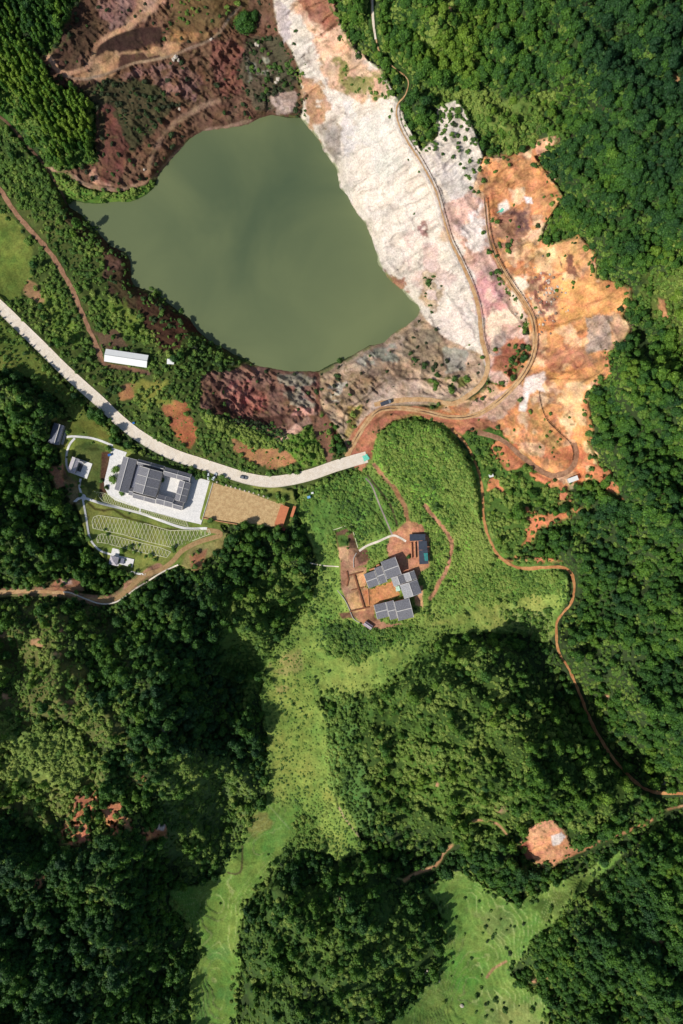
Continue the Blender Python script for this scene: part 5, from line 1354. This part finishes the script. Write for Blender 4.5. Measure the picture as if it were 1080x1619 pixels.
mb = MB(); mb.box(-2.6, -2.1, -6.5, 3.2, -.2, 1.4); mb.box(-.1, .3, -6.5, 3.4, -.2, 1.4); mb.build('wall', M_brick, ew)

def tarp(u, v, z, ang, w, d, m, label, seed=1):
    x, y, zz = Pw(u, v, z); r = random.Random(seed); n = 9; vs = []; fs = []
    for i in range(n):
        for j in range(n):
            vs.append(((i / (n - 1) - .5) * w + r.uniform(-.08, .08) * w * (i in (0, n - 1)), (j / (n - 1) - .5) * d + r.uniform(-.08, .08) * d * (j in (0, n - 1)), .15 + r.uniform(0, .28)))
    for i in range(n - 1):
        for j in range(n - 1): fs.append((i * n + j, (i + 1) * n + j, (i + 1) * n + j + 1, i * n + j + 1))
    o = mesh_obj('netting_sheet', vs, fs, m, None, True, (float(x), float(y), float(zz))); o.rotation_euler = (0, 0, R(-ang))
    return tag(o, label, 'netting')
tarp(651.5, 839.5, SITE + .2, -14, 4.4, 4.6, M_teal2, 'pale green netting sheet above the dark sheet roof')
tarp(578.5, 724, gz(578, 724) + .2, -25, 3.6, 3.4, M_teal, 'teal netting heap at the end of the concrete road')
tarp(792, 334, gz(792, 334) + .3, -45, 6.5, 1.6, M_teal, 'teal netting strip lying on the orange earth')
tarp(629, 931, SITE + 1.2, -10, 2.6, 3.0, M_teal2, 'pale green netting between the middle and lowest tiled houses')

# excavated wall lines on the site
def wall_line(name, pts, m, w, h, label, cat, z=None, sm=False, lift=0):
    P_ = smooth_line(pts, 3) if sm else np.array(smooth_line(pts, 6) if False else pts, float)
    if not sm:
        out = []
        for a, b_ in zip(P_[:-1], P_[1:]):
            n = max(1, int(np.hypot(*(b_ - a)) / 4))
            for i in range(n): out.append(a + (b_ - a) * i / n)
        out.append(P_[-1]); P_ = np.array(out)
    o = edge_wall(name, P_, np.zeros_like(P_), 0, m, w, h, base_lift=lift)
    return tag(o, label, cat)
wall_line('trench_wall', q6([(240,590),(335,905)]), M_soil, .9, .8, 'long dark earth wall crossing the dug floor', 'wall')
wall_line('trench_wall', q6([(190,600),(320,565)]), M_soil, .8, .7, 'upper cross wall of the dug floor', 'wall')
wall_line('trench_wall', q6([(200,940),(380,900)]), M_soil, .8, .7, 'lower cross wall of the dug floor', 'wall')
wall_line('trench_wall', q6([(170,560),(185,640),(170,700)]), M_soil, .8, .6, 'short dark earth wall left of the dug floor', 'wall')
wall_line('trench_wall', q6([(370,720),(380,880)]), M_brick, .5, .5, 'orange earth wall beside the courtyard of the dug site', 'wall')
wall_line('trench_wall', q6([(210,740),(330,710)]), M_soil, .5, .5, 'middle cross wall of the dug floor', 'wall')
wall_line('retaining_wall', q6([(80,740),(150,830),(195,920),(235,1010),(330,1065)]), M_wall, .4, .6, 'thin grey retaining wall around the lower left of the dug site', 'wall', sm=True)
wall_line('retaining_wall', q6([(235,525),(235,440),(262,385)]), M_wall, .4, .5, 'short curved grey wall between the two dark dug plots', 'wall', sm=True)
wall_line('field_wall', [(527,838),(555,829),(566,866)], M_greenline, .4, .4, 'pale green kerb around the square dark dug plot', 'kerb')
wall_line('retaining_wall', [(281.8,893),(268,899),(254,906),(235,918),(215.6,930),(196.3,944.6),(179.4,953),(157.8,954.3),(136,947),(112,937.4),(100,936)], M_conc, .9, .9, 'long pale retaining wall along the lower edge of the garden track', 'wall', sm=True)
wall_line('yard_wall', [(336.7,763.3),(317.4,829.5)], M_cap, .35, .5, 'low pale wall between the white paving and the gravel yard', 'wall')
wall_line('yard_wall', [(320.5,818.8),(345,824),(375,829)], M_brick, .5, .9, 'low brown wall on the lower edge of the gravel yard', 'wall')

# railed fences along the quarry tracks
def fence(name, P_, label, every=3, h=1.1):
    Q_ = np.array(P_); z0 = gz(*Q_[0]); x, y, z = Pw(Q_[0][0], Q_[0][1], z0)
    e = empty(name, (x, y, z), 0, label, 'fence'); rail = MB(); post = MB(); last = None
    for i in range(0, len(Q_), every):
        z_ = gz(*Q_[i]); px, py, pz = [float(c) for c in Pw(Q_[i][0], Q_[i][1], z_)]
        px -= e.location.x; py -= e.location.y; pz -= e.location.z
        post.box(px - .12, px + .12, py - .12, py + .12, pz - .4, pz + h)
        if last:
            for hh in (.45, .95): rail.bar((last[0], last[1], last[2] + hh), (px, py, pz + hh), .12, .12)
        last = (px, py, pz)
    rail.build('rail', M_wood, e); p = post.build('post_row', M_wood, e); p['kind'] = 'stuff'
    return e
def sub(pts, a, b_, off):
    P_ = smooth_line(pts, 2.2); T = np.gradient(P_, axis=0); T /= np.linalg.norm(T, axis=1)[:, None]; Nn = np.stack([-T[:, 1], T[:, 0]], -1)
    Q_ = P_ + Nn * off; n = len(Q_); return Q_[int(a * n):int(b_ * n)]
fence('track_fence', sub(TR_UP, .26, .78, 4.5), 'dark rail fence along the upper track across the white rock')
fence('track_fence', sub(TR_LOW, .5, 1.0, 4.5), 'dark rail fence along the lower track beside the orange earth')
fence('track_fence', smooth_line([(852,620),(855,640),(865,665),(885,685),(902,702),(906,722),(902,732)], 2.2), 'curved rail fence above the looping track near the white cabin')

# lattice garden beds
def lattice(label, poly, dirs, sp, w=.26, z=None):
    c = np.mean(poly, 0); z = gz(*c) if z is None else z
    x, y, zz = Pw(c[0], c[1], z); e = empty('lattice_bed', (x, y, zz), 0, label, 'garden bed')
    zmax = max(gz(*p) for p in poly)
    P2 = [tuple(float(t) for t in Pw(p[0], p[1], gz(*p))) for p in poly]
    ox, oy, oz = float(x), float(y), float(zz)
    bd = MB()
    for a, b_ in zip(poly, poly[1:] + poly[:1]):
        A = [float(t) for t in Pw(*a, gz(*a))]; B = [float(t) for t in Pw(*b_, gz(*b_))]
        bd.bar((A[0]-ox, A[1]-oy, A[2]-oz+.02), (B[0]-ox, B[1]-oy, B[2]-oz+.02), w * 1.5, .2)
    bd.build('border', M_greenline, e)
    lt = MB(); n = len(poly)
    for k_, dv in enumerate(dirs):
        dv = np.array(dv, float); dv /= np.linalg.norm(dv); nv = np.array([-dv[1], dv[0]])
        pr = [np.dot(p, nv) for p in poly]; t = min(pr) + sp / 2
        while t < max(pr):
            xs_ = []
            for i in range(n):
                a, b_ = np.array(poly[i]), np.array(poly[(i + 1) % n]); pa, pb = np.dot(a, nv) - t, np.dot(b_, nv) - t
                if (pa < 0) != (pb < 0):
                    q = a + (b_ - a) * pa / (pa - pb); xs_.append((np.dot(q, dv), q))
            xs_.sort(key=lambda s_: s_[0])
            for i in range(0, len(xs_) - 1, 2):
                a, b_ = xs_[i][1], xs_[i + 1][1]
                m_ = max(1, int(np.hypot(*(b_ - a)) / 5))
                for s_ in range(m_):
                    p0 = a + (b_ - a) * s_ / m_; p1 = a + (b_ - a) * (s_ + 1) / m_
                    A = [float(t_) for t_ in Pw(*p0, gz(*p0))]; B = [float(t_) for t_ in Pw(*p1, gz(*p1))]
                    lt.bar((A[0]-ox, A[1]-oy, A[2]-oz+.04 + .02 * k_), (B[0]-ox, B[1]-oy, B[2]-oz+.04 + .02 * k_), w, .16)
            t += sp
    lt.build('lattice', M_greenline, e)
q4 = lambda pts: [(100 + x / 4.154, 740 + y / 4.154) for x, y in pts]
D = [(.42, 1), (-.55, 1)]
lattice('narrow lattice bed left of the gap below the hall', q4([(205,153),(270,165),(505,268),(498,292),(262,220)]), D, 3.4, .13)
lattice('narrow lattice bed right of the gap below the hall', q4([(518,275),(810,350),(822,385),(515,300)]), D, 3.2, .13)
lattice('largest lattice bed, wedge shaped, on the lawn below the hall', q4([(190,350),(200,322),(230,310),(380,332),(560,370),(700,410),(960,405),(968,432),(870,470),(728,525),(560,485),(400,438),(240,405),(195,395)]), [(.36,1),(-.42,1)], 5.6, .2)
lattice('lower lattice bed with rounded left end above the kiosk', q4([(220,470),(228,442),(255,432),(300,437),(520,492),(640,522),(708,552),(680,587),(520,555),(380,520),(260,490),(225,490)]), [(.36,1),(-.42,1)], 5.0, .18)

# ------------------------------------------------------------------ vehicles
def wheels(par, xs_, hw, r=.33):
    for x in xs_:
        for s_ in (-1, 1):
            mb = MB(); n = 14; y0 = s_ * hw; y1 = s_ * (hw - .22)
            vs = [(x + r * math.cos(2*math.pi*i/n), y0, r + r * math.sin(2*math.pi*i/n)) for i in range(n)] + [(x + r * math.cos(2*math.pi*i/n), y1, r + r * math.sin(2*math.pi*i/n)) for i in range(n)]
            mb.add(vs, [tuple(range(n)), tuple(range(2*n-1, n-1, -1))] + [(i, (i+1) % n, n + (i+1) % n, n + i) for i in range(n)]); mb.build('wheel', M_tyre, par)
def loft(secs):
    """secs: list of (x, half width, z0, z1, top half width)"""
    mb = MB(); vs = []; fs = []
    for (x, hw, z0, z1, tw) in secs: vs += [(x, -hw, z0), (x, hw, z0), (x, hw, z0 + (z1 - z0) * .6), (x, tw, z1), (x, -tw, z1), (x, -hw, z0 + (z1 - z0) * .6)]
    for i in range(len(secs) - 1):
        for k_ in range(6): fs.append((6*i+k_, 6*i+(k_+1) % 6, 6*(i+1)+(k_+1) % 6, 6*(i+1)+k_))
    fs.append((5,4,3,2,1,0)); fs.append(tuple(6*(len(secs)-1)+k_ for k_ in range(6)))
    return mb.add(vs, fs)
def car(u, v, ang, m, label, L=1.0, group=None):
    z = gz(u, v) + .2; x, y, zz = Pw(u, v, z)
    e = empty('parked_car', (x, y, zz), R(-ang), label, 'car', group)
    loft([(-2.25*L,.78,.35,.85,.70),(-2.1*L,.88,.22,.98,.80),(-1.2*L,.90,.2,1.02,.84),(1.0*L,.90,.2,.98,.84),(1.95*L,.88,.22,.82,.78),(2.25*L,.76,.32,.68,.66)]).build('body', m, e)
    cb = loft([(-1.9*L,.74,.95,1.0,.68),(-1.35*L,.74,.95,1.42,.60),(.1*L,.74,.95,1.46,.60),(.95*L,.74,.93,.98,.66)]).build('cabin', M_glass, e)
    loft([(-1.4*L,.585,1.40,1.49,.56),(.12*L,.585,1.42,1.50,.56)]).build('roof', m, cb)
    wheels(e, (-1.4*L, 1.4*L), .92)
    for s_ in (-.6, .6):
        mb = MB(); mb.box(2.12*L, 2.27*L, s_ - .14, s_ + .14, .52, .66); mb.build('headlight', M_metalroof, e)
    return e
car(330, 752, 86, M_carwhite, 'left white car of the pair parked at the paving gate by the road', 1.15)
car(339.5, 753.5, -62, M_carwhite, 'right white car of the pair, parked askew at the paving gate', 1.1)
car(385.5, 755, 14, M_cargrey, 'silver grey car parked on the lower edge of the concrete road', 1.0)
# truck on the dirt track
z = gz(611, 637) + .2; x, y, zz = Pw(611, 637, z)
tk = empty('tipper_truck', (x, y, zz), R(18), 'dark slate tipper truck standing on the main dirt track', 'truck')
loft([(-3.9,1.15,1.0,2.0,1.15),(-3.8,1.15,.9,2.25,1.12),(1.0,1.15,.9,2.25,1.12),(1.1,1.15,1.0,2.0,1.12)]).build('cargo_box', M_truck, tk)
cbn = loft([(1.35,1.1,.6,2.2,1.0),(1.6,1.1,.5,2.45,1.0),(2.7,1.1,.5,2.4,1.0),(3.05,1.08,.55,1.6,1.0)]).build('cab', M_cargrey, tk)
mb = MB(); mb.box(2.75, 3.0, -.9, .9, 1.6, 2.2); mb.build('windscreen', M_glass, cbn)
mb = MB(); mb.box(-3.8, 2.9, -.5, .5, .55, .85); mb.build('chassis', M_tyre, tk)
wheels(tk, (-3.0, -1.8, 2.2), 1.12, .48)
# white site cabin
sc_ = local_frame('site_cabin', 904, 758, 17.0, -20, 'white corrugated site cabin at the lowest corner of the orange earth', 'cabin')
mb = MB(); mb.box(-3.0, 3.0, -1.3, 1.3, -.1, 2.6); cw = mb.build('wall', M_wall, sc_)
mb = MB(); mb.box(-3.1, 3.1, -1.4, 1.4, 2.6, 2.78); mb.build('roof', M_metalroof, sc_)
mb = MB(); mb.box(-.4, .4, -1.36, -1.3, 0, 2.0); mb.build('door', M_cargrey, cw)
mb = MB(); mb.box(1.2, 2.1, -1.36, -1.3, .9, 1.7); mb.build('window', M_glass, cw)

# small things
def bin_(u, v, m, label, s_=1.0, nm='storage_bin', cat='bin'):
    x, y, z = Pw(u, v, gz(u, v)); e = empty(nm, (x, y, z), R(15), label, cat)
    mb = MB(); mb.box(-.8*s_, .8*s_, -.6*s_, .6*s_, -.1, 1.3*s_); mb.build('body', m, e)
    mb = MB(); mb.add([(-.85*s_,-.65*s_,1.3*s_),(.85*s_,-.65*s_,1.3*s_),(.85*s_,.65*s_,1.3*s_),(-.85*s_,.65*s_,1.3*s_),(-.8*s_,-.3*s_,1.5*s_),(.8*s_,-.3*s_,1.5*s_),(.8*s_,.6*s_,1.42*s_),(-.8*s_,.6*s_,1.42*s_)], [(3,2,1,0),(4,5,6,7),(0,1,5,4),(1,2,6,5),(2,3,7,6),(3,0,4,7)]); mb.build('lid', m, e)
bin_(174, 719.5, M_blue, 'blue bin at the upper left corner of the white paving', 1.1)
bin_(488.5, 786, simple('light_blue_plastic', '7fb8e0', .5, .1), 'light blue crate in the meadow right of the orange shed', 1.2, 'storage_crate', 'crate')
bin_(494, 779.5, M_metalroof, 'white box beside the light blue crate in the meadow', .9, 'storage_crate', 'crate')
bin_(776, 752, M_metalroof, 'white box on the grass beside the side track', 1.5, 'storage_crate', 'crate')
bin_(212, 669, M_blue, 'blue bin on the upper side of the concrete road', .9)

def boulder(u, v, s_, m, label, group, seed):
    r = np.random.default_rng(seed); n = 8; vs = []; fs = []
    for j in range(1, 5):
        ph = math.pi * j / 5
        for i in range(n):
            k_ = r.uniform(.75, 1.15); vs.append((k_ * math.sin(ph) * math.cos(2*math.pi*i/n), k_ * .85 * math.sin(ph) * math.sin(2*math.pi*i/n), k_ * .7 * math.cos(ph)))
    vs += [(0, 0, .68), (0, 0, -.7)]
    for j in range(3):
        for i in range(n): fs.append((j*n+i, (j+1)*n+i, (j+1)*n+(i+1) % n, j*n+(i+1) % n))
    for i in range(n): fs.append((32, i, (i+1) % n)); fs.append((33, 24+(i+1) % n, 24+i))
    x, y, z = Pw(u, v, gz(u, v) + .2 * s_)
    o = mesh_obj('boulder', [(a*s_, b_*s_, c*s_) for a, b_, c in vs], fs, m, None, False, (float(x), float(y), float(z))); o.rotation_euler = (0, 0, r.uniform(0, 6))
    return tag(o, label, 'boulder', group)
for i, (u, v) in enumerate([(343,764),(350.5,767),(358,769),(365.5,771),(372.5,773),(379.5,775),(387,777.5),(394,779),(401,781),(409,783.5),(417,786),(424,788.5)]):
    boulder(u, v - 1.5, .75, M_stone, 'pale round boulder in the row on the upper edge of the gravel yard', 'boulders edging the gravel yard', i)
rr = random.Random(5)
for i in range(60):
    u, v = rr.gauss(862, 13), rr.gauss(468, 26)
    boulder(u, v, rr.uniform(.4, 1.1), M_stone if i % 2 else M_rubble, 'jagged rock in the rubble field on the orange earth', 'rocks of the rubble field on the orange earth', 50 + i)
for i, (u, v, s_) in enumerate([(278,90,1.6),(282,95,1.2),(274,94,1.3),(284,172,1.1),(334,62,1.1),(405,70,1.5),(440,125,1.8),(436,130,1.2),(408,72,1.2),(228,268,.9)]):
    boulder(u, v, s_, M_stone, 'pale grey rock on the brown quarry slope', 'pale rocks on the brown quarry slope', 150 + i)
for i, (u, v, s_) in enumerate([(672,1540,1.4),(676,1535,1.0),(680,1545,1.2),(690,1548,1.3),(694,1551,1.0),(730,1590,1.4)]):
    boulder(u, v, s_, M_stone, 'pale rock beside the terraces below the round wooded hill', 'pale rocks beside the lower terraces', 170 + i)
for i, (u, v, s_) in enumerate([(632,988,1.6),(637,990,1.3)]): pass
hp = local_frame('rubble_hut', 582, 988, gz(582, 988), 35, 'small grey ruined hut at the lowest corner of the dug site', 'hut')
gable(hp, -2.6, 2.6, -1.3, 1.3, 'x', -.3, 1.8, 2.5, simple('faded_mauve_sheet', 'a394a0', .8), over=.2, ends=False)
